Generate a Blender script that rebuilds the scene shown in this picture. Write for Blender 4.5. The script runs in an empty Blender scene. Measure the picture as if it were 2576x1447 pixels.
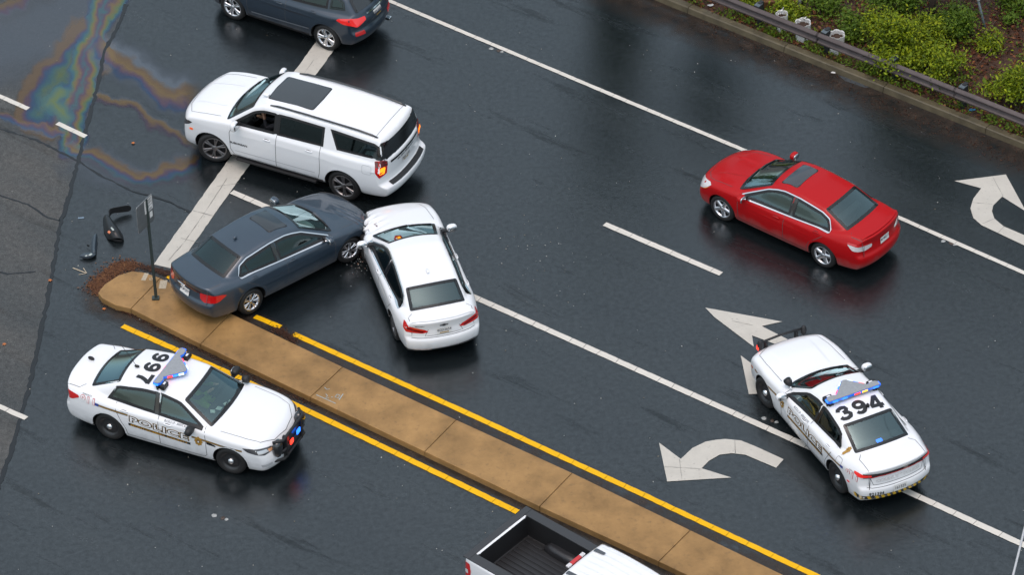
import bpy, bmesh, math, random
import numpy as np
from mathutils import Vector, Matrix
from mathutils.bvhtree import BVHTree
random.seed(7); RNG = np.random.default_rng(7)
SC = bpy.context.scene
COL = SC.collection
R = math.radians

# ------------------------------------------------------------------ camera, sky, light
F_PX, PITCH, ROLL, CAM_H, OY = 9927.4, R(38.73), R(1.766), 54.383, 68.0
cam_data = bpy.data.cameras.new('camera')
cam_data.sensor_width = 36.0
cam_data.lens = F_PX / 2576.0 * 36.0
cam_data.clip_start = 1.0
cam_data.clip_end = 2000.0
cam = bpy.data.objects.new('camera', cam_data)
COL.objects.link(cam)
cam.matrix_world = (Matrix.Translation((0, -OY, CAM_H)) @ Matrix.Rotation(math.pi / 2 - PITCH, 4, 'X')
                    @ Matrix.Rotation(-ROLL, 4, 'Z'))
SC.camera = cam

SUN_EL, SUN_AZ = R(76), R(200)
world = bpy.data.worlds.new('World')
SC.world = world
world.use_nodes = True
wt = world.node_tree
bg = wt.nodes['Background']
sky = wt.nodes.new('ShaderNodeTexSky')
sky.sky_type = 'NISHITA'
sky.sun_disc = False
sky.sun_elevation = SUN_EL
sky.sun_rotation = SUN_AZ
sky.dust_density = 4.0
sky.air_density = 1.0
hs = wt.nodes.new('ShaderNodeHueSaturation')       # an even overcast: nearly colourless sky
hs.inputs['Saturation'].default_value = 0.84
hs.inputs['Hue'].default_value = 0.470
wt.links.new(sky.outputs[0], hs.inputs['Color'])
wt.links.new(hs.outputs[0], bg.inputs['Color'])
bg.inputs['Strength'].default_value = 0.15
sun_d = bpy.data.lights.new('sun', 'SUN')
sun_d.energy = 0.5
sun_d.angle = R(150)
sun_d.color = (1.0, 0.93, 0.84)
sun = bpy.data.objects.new('sun', sun_d)
COL.objects.link(sun)
sd = Vector((math.sin(SUN_AZ) * math.cos(SUN_EL), math.cos(SUN_AZ) * math.cos(SUN_EL), math.sin(SUN_EL)))
sun.rotation_euler = sd.to_track_quat('Z', 'Y').to_euler()
sun.location = sd * 80
SC.view_settings.view_transform = 'Standard'
SC.view_settings.look = 'None'
SC.view_settings.exposure = 0.45
SC.view_settings.gamma = 1.0
SC.view_settings.use_curve_mapping = False
SC.render.engine = 'CYCLES'

# ------------------------------------------------------------------ pixel -> place (2576 x 1447 reading of the photograph)
def W(u, v, z=0.0):
    xr = (u - 1288.0) / F_PX
    yr = -(v - 723.5) / F_PX
    cr, sr = math.cos(ROLL), math.sin(ROLL)
    xc, yc = xr * cr + yr * sr, -xr * sr + yr * cr
    c, s = math.cos(PITCH), math.sin(PITCH)
    d = (xc, c + yc * s, -s + yc * c)
    t = (z - CAM_H) / d[2]
    return (d[0] * t, d[1] * t - OY)

# ------------------------------------------------------------------ materials
MATS = {}
def nd(nt, t, **kw):
    n = nt.nodes.new(t)
    for k, v in kw.items():
        if k in n.inputs: n.inputs[k].default_value = v
        else: setattr(n, k, v)
    return n
def mat(name, col, rough=.5, metal=0., coat=0., spec=.5, var=0., vscale=8., bump=0., bscale=60., emit=None, estr=0., coord='Object', crough=.05):
    if name in MATS: return MATS[name]
    m = bpy.data.materials.new(name); m.use_nodes = True
    nt = m.node_tree; b = nt.nodes['Principled BSDF']
    b.inputs['Base Color'].default_value = (*col, 1); b.inputs['Roughness'].default_value = rough
    b.inputs['Metallic'].default_value = metal; b.inputs['Coat Weight'].default_value = coat
    b.inputs['Coat Roughness'].default_value = crough
    b.inputs['Specular IOR Level'].default_value = spec
    tc = nd(nt, 'ShaderNodeTexCoord')
    if var > 0:
        n = nd(nt, 'ShaderNodeTexNoise', Scale=vscale, Detail=6.0, Roughness=.6)
        nt.links.new(tc.outputs[coord], n.inputs['Vector'])
        r = nd(nt, 'ShaderNodeValToRGB')
        r.color_ramp.elements[0].position = .3; r.color_ramp.elements[1].position = .7
        r.color_ramp.elements[0].color = (*[c * (1 - var) for c in col], 1)
        r.color_ramp.elements[1].color = (*[min(1, c * (1 + var)) for c in col], 1)
        nt.links.new(n.outputs['Fac'], r.inputs['Fac']); nt.links.new(r.outputs['Color'], b.inputs['Base Color'])
    if bump > 0:
        n2 = nd(nt, 'ShaderNodeTexNoise', Scale=bscale, Detail=3.0)
        nt.links.new(tc.outputs[coord], n2.inputs['Vector'])
        bp = nd(nt, 'ShaderNodeBump', Strength=bump, Distance=.01)
        nt.links.new(n2.outputs['Fac'], bp.inputs['Height']); nt.links.new(bp.outputs['Normal'], b.inputs['Normal'])
    if emit:
        b.inputs['Emission Color'].default_value = (*emit, 1); b.inputs['Emission Strength'].default_value = estr
    MATS[name] = m
    return m
def glass(name, tint, fres=1.0, rough=.03):
    if name in MATS: return MATS[name]
    m = bpy.data.materials.new(name); m.use_nodes = True
    nt = m.node_tree
    for n in list(nt.nodes):
        if n.type != 'OUTPUT_MATERIAL': nt.nodes.remove(n)
    out = [n for n in nt.nodes if n.type == 'OUTPUT_MATERIAL'][0]
    tr = nd(nt, 'ShaderNodeBsdfTransparent'); tr.inputs['Color'].default_value = (*tint, 1)
    gl = nd(nt, 'ShaderNodeBsdfGlossy', Roughness=rough); gl.inputs['Color'].default_value = (.74, .98, 1, 1)
    fr = nd(nt, 'ShaderNodeFresnel', IOR=1.5)
    mu = nd(nt, 'ShaderNodeMath', operation='MULTIPLY'); mu.inputs[1].default_value = 2.7 * fres; mu.use_clamp = True
    mx = nd(nt, 'ShaderNodeMixShader')
    nt.links.new(fr.outputs[0], mu.inputs[0]); nt.links.new(mu.outputs[0], mx.inputs['Fac'])
    nt.links.new(tr.outputs[0], mx.inputs[1]); nt.links.new(gl.outputs[0], mx.inputs[2])
    nt.links.new(mx.outputs[0], out.inputs['Surface'])
    MATS[name] = m
    return m

def paint(name, col, flake=0.0, metal=0.0):
    """car paint: clear coat over colour, with rain beads as fine relief on the coat"""
    if name in MATS: return MATS[name]
    m = mat(name, col, rough=.42, metal=metal, coat=1.0, spec=.4, crough=.06)
    nt = m.node_tree; b = nt.nodes['Principled BSDF']
    tc = nd(nt, 'ShaderNodeTexCoord')
    vo = nd(nt, 'ShaderNodeTexVoronoi', Scale=38.0, Randomness=1.0)
    nt.links.new(tc.outputs['Object'], vo.inputs['Vector'])
    rp = nd(nt, 'ShaderNodeMapRange'); rp.inputs[1].default_value = .0; rp.inputs[2].default_value = .35
    rp.inputs[3].default_value = 1; rp.inputs[4].default_value = 0
    nt.links.new(vo.outputs['Distance'], rp.inputs[0])
    bp = nd(nt, 'ShaderNodeBump', Strength=.12, Distance=.004)
    nt.links.new(rp.outputs[0], bp.inputs['Height']); nt.links.new(bp.outputs['Normal'], b.inputs['Coat Normal'])
    # road film: grime rising from the sills
    sx = nd(nt, 'ShaderNodeSeparateXYZ'); nt.links.new(tc.outputs['Object'], sx.inputs[0])
    n = nd(nt, 'ShaderNodeTexNoise', Scale=5.0, Detail=6.0); nt.links.new(tc.outputs['Object'], n.inputs['Vector'])
    ad = nd(nt, 'ShaderNodeMath', operation='MULTIPLY_ADD'); ad.inputs[1].default_value = .35
    nt.links.new(n.outputs['Fac'], ad.inputs[0]); nt.links.new(sx.outputs['Z'], ad.inputs[2])
    mr = nd(nt, 'ShaderNodeMapRange'); mr.inputs[1].default_value = .38; mr.inputs[2].default_value = .68
    mr.inputs[3].default_value = .5; mr.inputs[4].default_value = 0
    nt.links.new(ad.outputs[0], mr.inputs[0])
    mix = nd(nt, 'ShaderNodeMixRGB'); mix.inputs[1].default_value = (*col, 1); mix.inputs[2].default_value = (.16, .15, .14, 1)
    nt.links.new(mr.outputs[0], mix.inputs[0]); nt.links.new(mix.outputs[0], b.inputs['Base Color'])
    return m

def asphalt(name, col, col2, rough_lo, rough_hi, wet_scale=.35, grain=.25, spec=.5, streak=.16):
    m = mat(name, col, rough=.3, spec=spec)
    nt = m.node_tree; b = nt.nodes['Principled BSDF']
    tc = nd(nt, 'ShaderNodeTexCoord')
    big = nd(nt, 'ShaderNodeTexNoise', Scale=wet_scale, Detail=5.0, Roughness=.55)
    mp = nd(nt, 'ShaderNodeMapping'); mp.vector_type = 'TEXTURE'; mp.inputs['Rotation'].default_value = (0, 0, R(-38)); mp.inputs['Scale'].default_value = (2.2, .62, 1)
    nt.links.new(tc.outputs['Object'], mp.inputs[0]); nt.links.new(mp.outputs[0], big.inputs['Vector'])
    fine = nd(nt, 'ShaderNodeTexNoise', Scale=42.0, Detail=4.0, Roughness=.7)
    nt.links.new(tc.outputs['Object'], fine.inputs['Vector'])
    stone = nd(nt, 'ShaderNodeTexVoronoi', Scale=70.0)
    nt.links.new(tc.outputs['Object'], stone.inputs['Vector'])
    r1 = nd(nt, 'ShaderNodeValToRGB')
    r1.color_ramp.elements[0].position = .32; r1.color_ramp.elements[1].position = .72
    r1.color_ramp.elements[0].color = (*col, 1); r1.color_ramp.elements[1].color = (*col2, 1)
    nt.links.new(big.outputs['Fac'], r1.inputs['Fac'])
    mul = nd(nt, 'ShaderNodeMixRGB', blend_type='MULTIPLY'); mul.inputs[0].default_value = 1
    r2 = nd(nt, 'ShaderNodeMapRange'); r2.inputs[1].default_value = .3; r2.inputs[2].default_value = .7
    r2.inputs[3].default_value = 1 - grain * 1.6; r2.inputs[4].default_value = 1 + grain * 1.6
    nt.links.new(fine.outputs['Fac'], r2.inputs[0])
    nt.links.new(r1.outputs[0], mul.inputs[1]); nt.links.new(r2.outputs[0], mul.inputs[2])
    coarse = nd(nt, 'ShaderNodeTexNoise', Scale=9.0, Detail=5.0, Roughness=.65); nt.links.new(tc.outputs['Object'], coarse.inputs['Vector'])
    rc = nd(nt, 'ShaderNodeMapRange'); rc.inputs[1].default_value = .3; rc.inputs[2].default_value = .7; rc.inputs[3].default_value = .72; rc.inputs[4].default_value = 1.28
    nt.links.new(coarse.outputs['Fac'], rc.inputs[0])
    mul2 = nd(nt, 'ShaderNodeMixRGB', blend_type='MULTIPLY'); mul2.inputs[0].default_value = 1
    nt.links.new(mul.outputs[0], mul2.inputs[1]); nt.links.new(rc.outputs[0], mul2.inputs[2])
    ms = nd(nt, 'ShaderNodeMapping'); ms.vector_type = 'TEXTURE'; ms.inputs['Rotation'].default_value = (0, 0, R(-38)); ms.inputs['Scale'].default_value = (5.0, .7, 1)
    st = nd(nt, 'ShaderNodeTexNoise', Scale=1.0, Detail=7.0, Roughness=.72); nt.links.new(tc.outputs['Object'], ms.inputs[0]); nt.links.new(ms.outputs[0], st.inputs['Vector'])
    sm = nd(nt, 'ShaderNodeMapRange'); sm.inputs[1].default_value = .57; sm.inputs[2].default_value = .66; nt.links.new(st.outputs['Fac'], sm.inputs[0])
    nt.links.new(mul2.outputs[0], b.inputs['Base Color'])
    r3 = nd(nt, 'ShaderNodeMapRange'); r3.inputs[1].default_value = .35; r3.inputs[2].default_value = .7
    r3.inputs[3].default_value = rough_lo; r3.inputs[4].default_value = rough_hi
    nt.links.new(big.outputs['Fac'], r3.inputs[0])
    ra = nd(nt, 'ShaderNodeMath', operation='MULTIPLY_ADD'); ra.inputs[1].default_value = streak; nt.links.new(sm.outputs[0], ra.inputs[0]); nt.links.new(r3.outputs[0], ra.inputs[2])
    rn = nd(nt, 'ShaderNodeMath', operation='MULTIPLY_ADD'); rn.inputs[1].default_value = .10; nt.links.new(coarse.outputs['Fac'], rn.inputs[0]); nt.links.new(ra.outputs[0], rn.inputs[2])
    nt.links.new(rn.outputs[0], b.inputs['Roughness'])
    # thin water film over proud stones; lane streaks imitate dark reflections: less mirror in both
    f1 = nd(nt, 'ShaderNodeMapRange'); f1.inputs[1].default_value = .3; f1.inputs[2].default_value = .7; f1.inputs[3].default_value = spec * .62; f1.inputs[4].default_value = spec * 1.38; nt.links.new(fine.outputs['Fac'], f1.inputs[0])
    f2 = nd(nt, 'ShaderNodeMapRange'); f2.inputs[1].default_value = .3; f2.inputs[2].default_value = .7; f2.inputs[3].default_value = .80; f2.inputs[4].default_value = 1.20; nt.links.new(coarse.outputs['Fac'], f2.inputs[0])
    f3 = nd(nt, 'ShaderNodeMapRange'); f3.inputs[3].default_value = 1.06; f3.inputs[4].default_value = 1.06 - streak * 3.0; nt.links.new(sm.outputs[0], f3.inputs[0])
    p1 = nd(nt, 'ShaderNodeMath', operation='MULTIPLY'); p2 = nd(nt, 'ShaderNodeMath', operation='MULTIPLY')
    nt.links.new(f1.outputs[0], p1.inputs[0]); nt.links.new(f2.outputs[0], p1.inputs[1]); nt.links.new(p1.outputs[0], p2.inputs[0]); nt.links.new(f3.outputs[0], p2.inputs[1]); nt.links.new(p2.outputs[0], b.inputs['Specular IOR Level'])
    bp = nd(nt, 'ShaderNodeBump', Strength=.16, Distance=.008)
    ad = nd(nt, 'ShaderNodeMath', operation='ADD')
    nt.links.new(fine.outputs['Fac'], ad.inputs[0]); nt.links.new(stone.outputs['Distance'], ad.inputs[1])
    nt.links.new(ad.outputs[0], bp.inputs['Height']); nt.links.new(bp.outputs['Normal'], b.inputs['Normal'])
    return m

# ------------------------------------------------------------------ object helpers
def tag(o, label=None, cat=None, group=None, kind=None):
    if label: o['label'] = label
    if cat: o['category'] = cat
    if group: o['group'] = group
    if kind: o['kind'] = kind
    return o
def mk(name, verts, faces, m, parent=None, smooth=False, normals=None):
    me = bpy.data.meshes.new(name)
    me.from_pydata([tuple(v) for v in verts], [], [tuple(f) for f in faces], shade_flat=not smooth)
    me.update()
    if normals is not None: me.normals_split_custom_set_from_vertices([tuple(n) for n in normals])
    if m is not None:
        for q in (m if isinstance(m, (list, tuple)) else [m]): me.materials.append(q)
    o = bpy.data.objects.new(name, me); COL.objects.link(o)
    if parent is not None: o.parent = parent
    return o
def from_bm(name, bm, m, parent=None, smooth=False):
    me = bpy.data.meshes.new(name); bm.to_mesh(me); bm.free()
    if smooth:
        for p in me.polygons: p.use_smooth = True
    for q in (m if isinstance(m, (list, tuple)) else [m]): me.materials.append(q)
    o = bpy.data.objects.new(name, me); COL.objects.link(o)
    if parent is not None: o.parent = parent
    return o
def empty(name, loc, rz=0.0):
    o = bpy.data.objects.new(name, None); COL.objects.link(o)
    o.location = loc; o.rotation_euler = (0, 0, rz); o.empty_display_size = .2
    return o
def bm_box(bm, lo, hi, mtx=None, bev=0.0):
    r = bmesh.ops.create_cube(bm, size=1.0)
    c = [(a + b) / 2 for a, b in zip(lo, hi)]; s = [b - a for a, b in zip(lo, hi)]
    for v in r['verts']: v.co = Vector((c[0] + v.co.x * s[0], c[1] + v.co.y * s[1], c[2] + v.co.z * s[2]))
    vs = list(r['verts'])
    if bev > 0:
        es = list({e for v in vs for e in v.link_edges})
        q = bmesh.ops.bevel(bm, geom=es, offset=bev, segments=2, affect='EDGES', profile=.6)
        vs = list({v for f in q['faces'] for v in f.verts} | {v for v in vs if v.is_valid})
    if mtx is not None: bmesh.ops.transform(bm, matrix=mtx, verts=vs)
    return vs
def box(name, lo, hi, m, parent=None, bev=0.0, mtx=None):
    bm = bmesh.new(); bm_box(bm, lo, hi, mtx, bev); return from_bm(name, bm, m, parent, smooth=False)
def bm_tube(bm, pts, r, n=8, cap=True):
    pts = [Vector(p) for p in pts]; rs = r if isinstance(r, (list, tuple)) else [r] * len(pts)
    rings = []
    for i, p in enumerate(pts):
        d = (pts[min(i + 1, len(pts) - 1)] - pts[max(i - 1, 0)]).normalized()
        a = d.orthogonal().normalized() if i == 0 else (pa - d * pa.dot(d)).normalized()
        pa = a; b = d.cross(a)
        rings.append([bm.verts.new(p + (a * math.cos(t) + b * math.sin(t)) * rs[i]) for t in [2 * math.pi * k / n for k in range(n)]])
    for q, w in zip(rings[:-1], rings[1:]):
        for k in range(n): bm.faces.new((q[k], q[(k + 1) % n], w[(k + 1) % n], w[k]))
    if cap:
        bm.faces.new(rings[0][::-1]); bm.faces.new(rings[-1])
def tube(name, pts, r, m, parent=None, n=8):
    bm = bmesh.new(); bm_tube(bm, pts, r, n); return from_bm(name, bm, m, parent, smooth=True)
def prism(name, poly, z0, z1, m, parent=None, bev=0.0):
    bm = bmesh.new()
    lo = [bm.verts.new((x, y, z0)) for x, y in poly]; hi = [bm.verts.new((x, y, z1)) for x, y in poly]
    top = bm.faces.new(hi); bm.faces.new(lo[::-1]); n = len(poly)
    for i in range(n): bm.faces.new((lo[i], lo[(i + 1) % n], hi[(i + 1) % n], hi[i]))
    bmesh.ops.recalc_face_normals(bm, faces=bm.faces)
    if bev > 0: bmesh.ops.bevel(bm, geom=list(top.edges), offset=bev, segments=2, affect='EDGES', profile=.6)
    return from_bm(name, bm, m, parent)
def lathe(name, prof, m, parent=None, n=32, axis='y', smooth=True):
    """prof: (offset along axis, radius)"""
    v = []; f = []
    for a, r in prof:
        for k in range(n):
            t = 2 * math.pi * k / n
            v.append((r * math.cos(t), a, r * math.sin(t)) if axis == 'y' else (r * math.cos(t), r * math.sin(t), a))
    for i in range(len(prof) - 1):
        for k in range(n):
            q = [i * n + k, i * n + (k + 1) % n, (i + 1) * n + (k + 1) % n, (i + 1) * n + k]
            f.append(q if axis != 'y' else q[::-1])
    return mk(name, v, f, m, parent, smooth=smooth)
def rpoly(pts, r, n=4):
    """round the corners of a polygon"""
    out = []; L = len(pts)
    for i in range(L):
        p0, p, p1 = (np.array(pts[j % L], float) for j in (i - 1, i, i + 1))
        a = p0 - p; b = p1 - p; la, lb = np.linalg.norm(a), np.linalg.norm(b)
        rr = min(r if not isinstance(r, (list, tuple)) else r[i], .45 * la, .45 * lb)
        A, B = p + a / la * rr, p + b / lb * rr
        for k in range(n + 1):
            t = k / n
            out.append(tuple((1 - t) ** 2 * A + 2 * t * (1 - t) * p + t * t * B))
    return out
def offs(poly, d):
    """offset a polygon inwards by d"""
    P = np.array(poly, float); n = len(P)
    area = .5 * np.sum(P[:, 0] * np.roll(P[:, 1], -1) - np.roll(P[:, 0], -1) * P[:, 1])
    s = 1 if area > 0 else -1
    e = np.roll(P, -1, 0) - P; e /= (np.linalg.norm(e, axis=1)[:, None] + 1e-9)
    nn = np.stack([-e[:, 1], e[:, 0]], 1) * s
    m = nn + np.roll(nn, 1, 0); m /= np.maximum(np.sum(m * m, 1)[:, None] / 2, .35)
    return P + m * d
def inpoly(px, py, poly):
    P = np.asarray(poly, float); ins = np.zeros(px.shape, bool); j = len(P) - 1
    for i in range(len(P)):
        c = (P[i, 1] > py) != (P[j, 1] > py)
        with np.errstate(divide='ignore', invalid='ignore'):
            ins ^= c & (px < (P[j, 0] - P[i, 0]) * (py - P[i, 1]) / (P[j, 1] - P[i, 1] + 1e-12) + P[i, 0])
        j = i
    return ins
TXT = {}
def text2d(s, size=1.0, bold=0.0, align='CENTER', squeeze=1.0, shear=0.0):
    """flat text as (verts, faces) in its own plane, centred"""
    k = (s, bold, shear)
    if k not in TXT:
        cu = bpy.data.curves.new('t', 'FONT'); cu.body = s; cu.offset = bold; cu.resolution_u = 3; cu.align_x = 'CENTER'; cu.shear = shear; cu.space_character = 1.12 if (s.isdigit() or s == 'POLICE') else 1.0
        o = bpy.data.objects.new('t', cu); COL.objects.link(o)
        me = bpy.data.meshes.new_from_object(o)
        V = np.array([v.co[:2] for v in me.vertices]); Fc = [tuple(p.vertices) for p in me.polygons]
        V -= (V.max(0) + V.min(0)) / 2; h0 = V[:, 1].max() - V[:, 1].min()
        bpy.data.objects.remove(o); bpy.data.curves.remove(cu); bpy.data.meshes.remove(me)
        if bold: text2d(s, 1.0, 0.0, shear=shear); h0 = TXT[(s, 0.0, shear)][2]
        TXT[k] = (V / h0, Fc, h0)
    V, Fc, _ = TXT[k]
    return V * np.array([size * squeeze, size]), Fc
# ------------------------------------------------------------------ vehicles: bodies as smooth solids, panels and glass cut from them
class Cv:
    """smoothed curve through knots"""
    def __init__(s, pts, sig=.05):
        pts = sorted(pts); x = np.array([p[0] for p in pts]); y = np.array([p[1] for p in pts])
        s.x = np.arange(x[0] - .6, x[-1] + .6, .01); t = np.interp(s.x, x, y)
        if sig > 0:
            k = np.arange(-int(4 * sig / .01) - 1, int(4 * sig / .01) + 2) * .01
            g = np.exp(-.5 * (k / sig) ** 2); g /= g.sum(); n = len(g) // 2
            t = np.convolve(np.pad(t, n, mode='edge'), g, 'valid')
        s.y = t
    def __call__(s, x): return np.interp(x, s.x, s.y)
def smax(a, b, k):
    h = np.maximum(k - np.abs(a - b), 0); return np.maximum(a, b) + h * h / (4 * k)
def smin(a, b, k):
    h = np.maximum(k - np.abs(a - b), 0); return np.minimum(a, b) - h * h / (4 * k)
def surface_nets(Fn, lo, hi, h):
    ax = [np.arange(a, b + h, h) for a, b in zip(lo, hi)]
    X, Y, Z = np.meshgrid(*ax, indexing='ij'); V = Fn(X, Y, Z).astype(np.float32); S = V < 0
    cs = tuple(n - 1 for n in V.shape); sp = np.zeros(cs + (3,), np.float32); ct = np.zeros(cs, np.int32); quads = []
    edges = []
    for d in range(3):
        a = [slice(None)] * 3; b = [slice(None)] * 3; a[d] = slice(0, -1); b[d] = slice(1, None)
        s0, s1 = S[tuple(a)], S[tuple(b)]; idx = np.argwhere(s0 != s1)
        v0 = V[tuple(a)][tuple(idx.T)]; v1 = V[tuple(b)][tuple(idx.T)]; t = v0 / (v0 - v1)
        p = np.stack([ax[i][idx[:, i]] for i in range(3)], 1).astype(np.float32); p[:, d] += t * h
        e, f = [i for i in range(3) if i != d]
        for de in (0, 1):
            for df in (0, 1):
                c = idx.copy(); c[:, e] -= de; c[:, f] -= df
                ok = np.all((c >= 0) & (c < np.array(cs)), 1)
                np.add.at(sp, tuple(c[ok].T), p[ok]); np.add.at(ct, tuple(c[ok].T), 1)
        edges.append((d, e, f, idx, s0[tuple(idx.T)]))
    vid = -np.ones(cs, np.int64); m = ct > 0; vid[m] = np.arange(m.sum()); verts = (sp[m] / ct[m][:, None]).astype(np.float64)
    for d, e, f, idx, s0 in edges:
        ok = np.all((idx[:, [e, f]] > 0) & (idx[:, [e, f]] < np.array(cs)[[e, f]]), 1); idx = idx[ok]; s0 = s0[ok]
        q = []
        for de, df in ((1, 1), (0, 1), (0, 0), (1, 0)):
            c = idx.copy(); c[:, e] -= de; c[:, f] -= df; q.append(vid[tuple(c.T)])
        q = np.stack(q, 1); fl = s0 if d != 1 else ~s0
        q[~fl] = q[~fl][:, ::-1]; quads.append(q)
    quads = np.concatenate(quads)
    def grad(P, e):
        g = np.zeros_like(P)
        for i in range(3):
            o = np.zeros(3); o[i] = e
            A, B = P + o, P - o
            g[:, i] = (Fn(A[:, 0], A[:, 1], A[:, 2]) - Fn(B[:, 0], B[:, 1], B[:, 2])) / (2 * e)
        return g
    for _ in range(3):
        g = grad(verts, .003); f = Fn(verts[:, 0], verts[:, 1], verts[:, 2])
        st = -(f / np.maximum((g * g).sum(1), .2))[:, None] * g
        L = np.linalg.norm(st, axis=1)[:, None]; verts += st * np.minimum(1, .5 * h / np.maximum(L, 1e-9))
    n = grad(verts, .012); n /= np.maximum(np.linalg.norm(n, axis=1)[:, None], 1e-9)
    return verts, quads, n

def car_field(S):
    W_, xf, xr = S['W'], S['xf'], S['xr']
    deck = Cv(S['deck'], S.get('deck_s', .07)); rp = sorted(S['roof']); roof = Cv([(rp[0][0] - .12, 0.)] + rp + [(rp[-1][0] + .12, 0.)], S.get('roof_s', .05))
    plan = Cv(S.get('plan', [(xr - .1, .80 * W_), (xr + .25, .90 * W_), (xr + .8, .98 * W_), (-.4, W_), (.5, W_), (xf - 1.0, .985 * W_), (xf - .4, .93 * W_), (xf + .1, .80 * W_)]), .12)
    zb = S['belt']
    sec = Cv(S.get('sec', [(.12, -.13), (.2, -.07), (.32, -.03), (.48, -.012), (.62, 0), (.74, -.004), (.84 * zb / .9, -.022), (zb, -.06), (zb + .12, -.13)]), .03)
    bot = Cv(S.get('bot', [(xr, .30), (xr + .5, .22), (-.9, .19), (.9, .19), (xf - .5, .20), (xf, .24)]), .06)
    nose = Cv(S.get('nose', [(.1, -.16), (.22, -.06), (.35, -.0), (.5, 0), (.62, -.03), (.76, -.10), (.9, -.25)]), .03)
    tail = Cv(S.get('tail', [(.1, .22), (.25, .10), (.38, .02), (.52, 0), (.62, .01), (.66, .06), (.85, .09), (1.0, .07), (1.1, .04), (1.3, .3)]), .025)
    bf, br, bp = S.get('bowf', .34), S.get('bowr', .26), 2.5
    crown, gcr = S.get('crown', .06), S.get('gcrown', .10)
    gw, tum, sw = S['gw'], S.get('tum', .42), S.get('sweep', .22)
    gx0 = S.get('gx0', -.4); axl = S['wb'] / 2; Ra = S.get('Ra', S['rw'] + .055); rw = S['rw']
    gpl = Cv(S.get('gplan', [(xr, .80), (-1.9, .88), (-1.2, .97), (-.5, 1.0), (.3, .99), (1.0, .96), (xf, .86)]), .15)
    extra = S.get('extra')
    def Fn(x, y, z):
        ay = np.abs(y); q = ay / W_
        fl = .018 * (np.exp(-((x - axl) / .42) ** 2) + np.exp(-((x + axl) / .45) ** 2)) * np.clip((z - .2) * 3, 0, 1)
        side = ay - (plan(x) + sec(z) + fl)
        top = z - (deck(x + S.get('dsw', .10) * ay * ay * np.sign(x)) - crown * q ** 2.4)
        f = smax(side, top, S.get('ksh', .10))
        qq = np.minimum(q, 1.15) ** bp
        f = smax(f, x - (xf - bf * qq + nose(z)), S.get('kf', .07)); f = smax(f, (xr + br * qq + tail(z)) - x, S.get('kr', .05))
        f = smax(f, bot(x) - z, .05)
        xe = x + sw * ay * ay * np.tanh((x - gx0) / .5)
        g = smax(ay - (gw * gpl(x) - tum * (z - zb)), (z - (roof(xe) - gcr * ay * ay)) * .8, S.get('kg', .09))
        g = np.maximum(g, zb - .22 - z)
        f = smin(f, g, S.get('ku', .035))
        if extra is not None: f = extra(x, y, z, f)
        for s in (-1, 1):
            r = np.sqrt((x - s * axl) ** 2 + (z - rw) ** 2)
            f = smax(f, -np.maximum(r - Ra, (W_ - .34) - ay), .012)
        return f
    Fn.deck, Fn.roof = deck, roof
    Fn.gedge = lambda x: float(gw * gpl(x) - tum * (roof(x) - zb))
    return Fn

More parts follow.
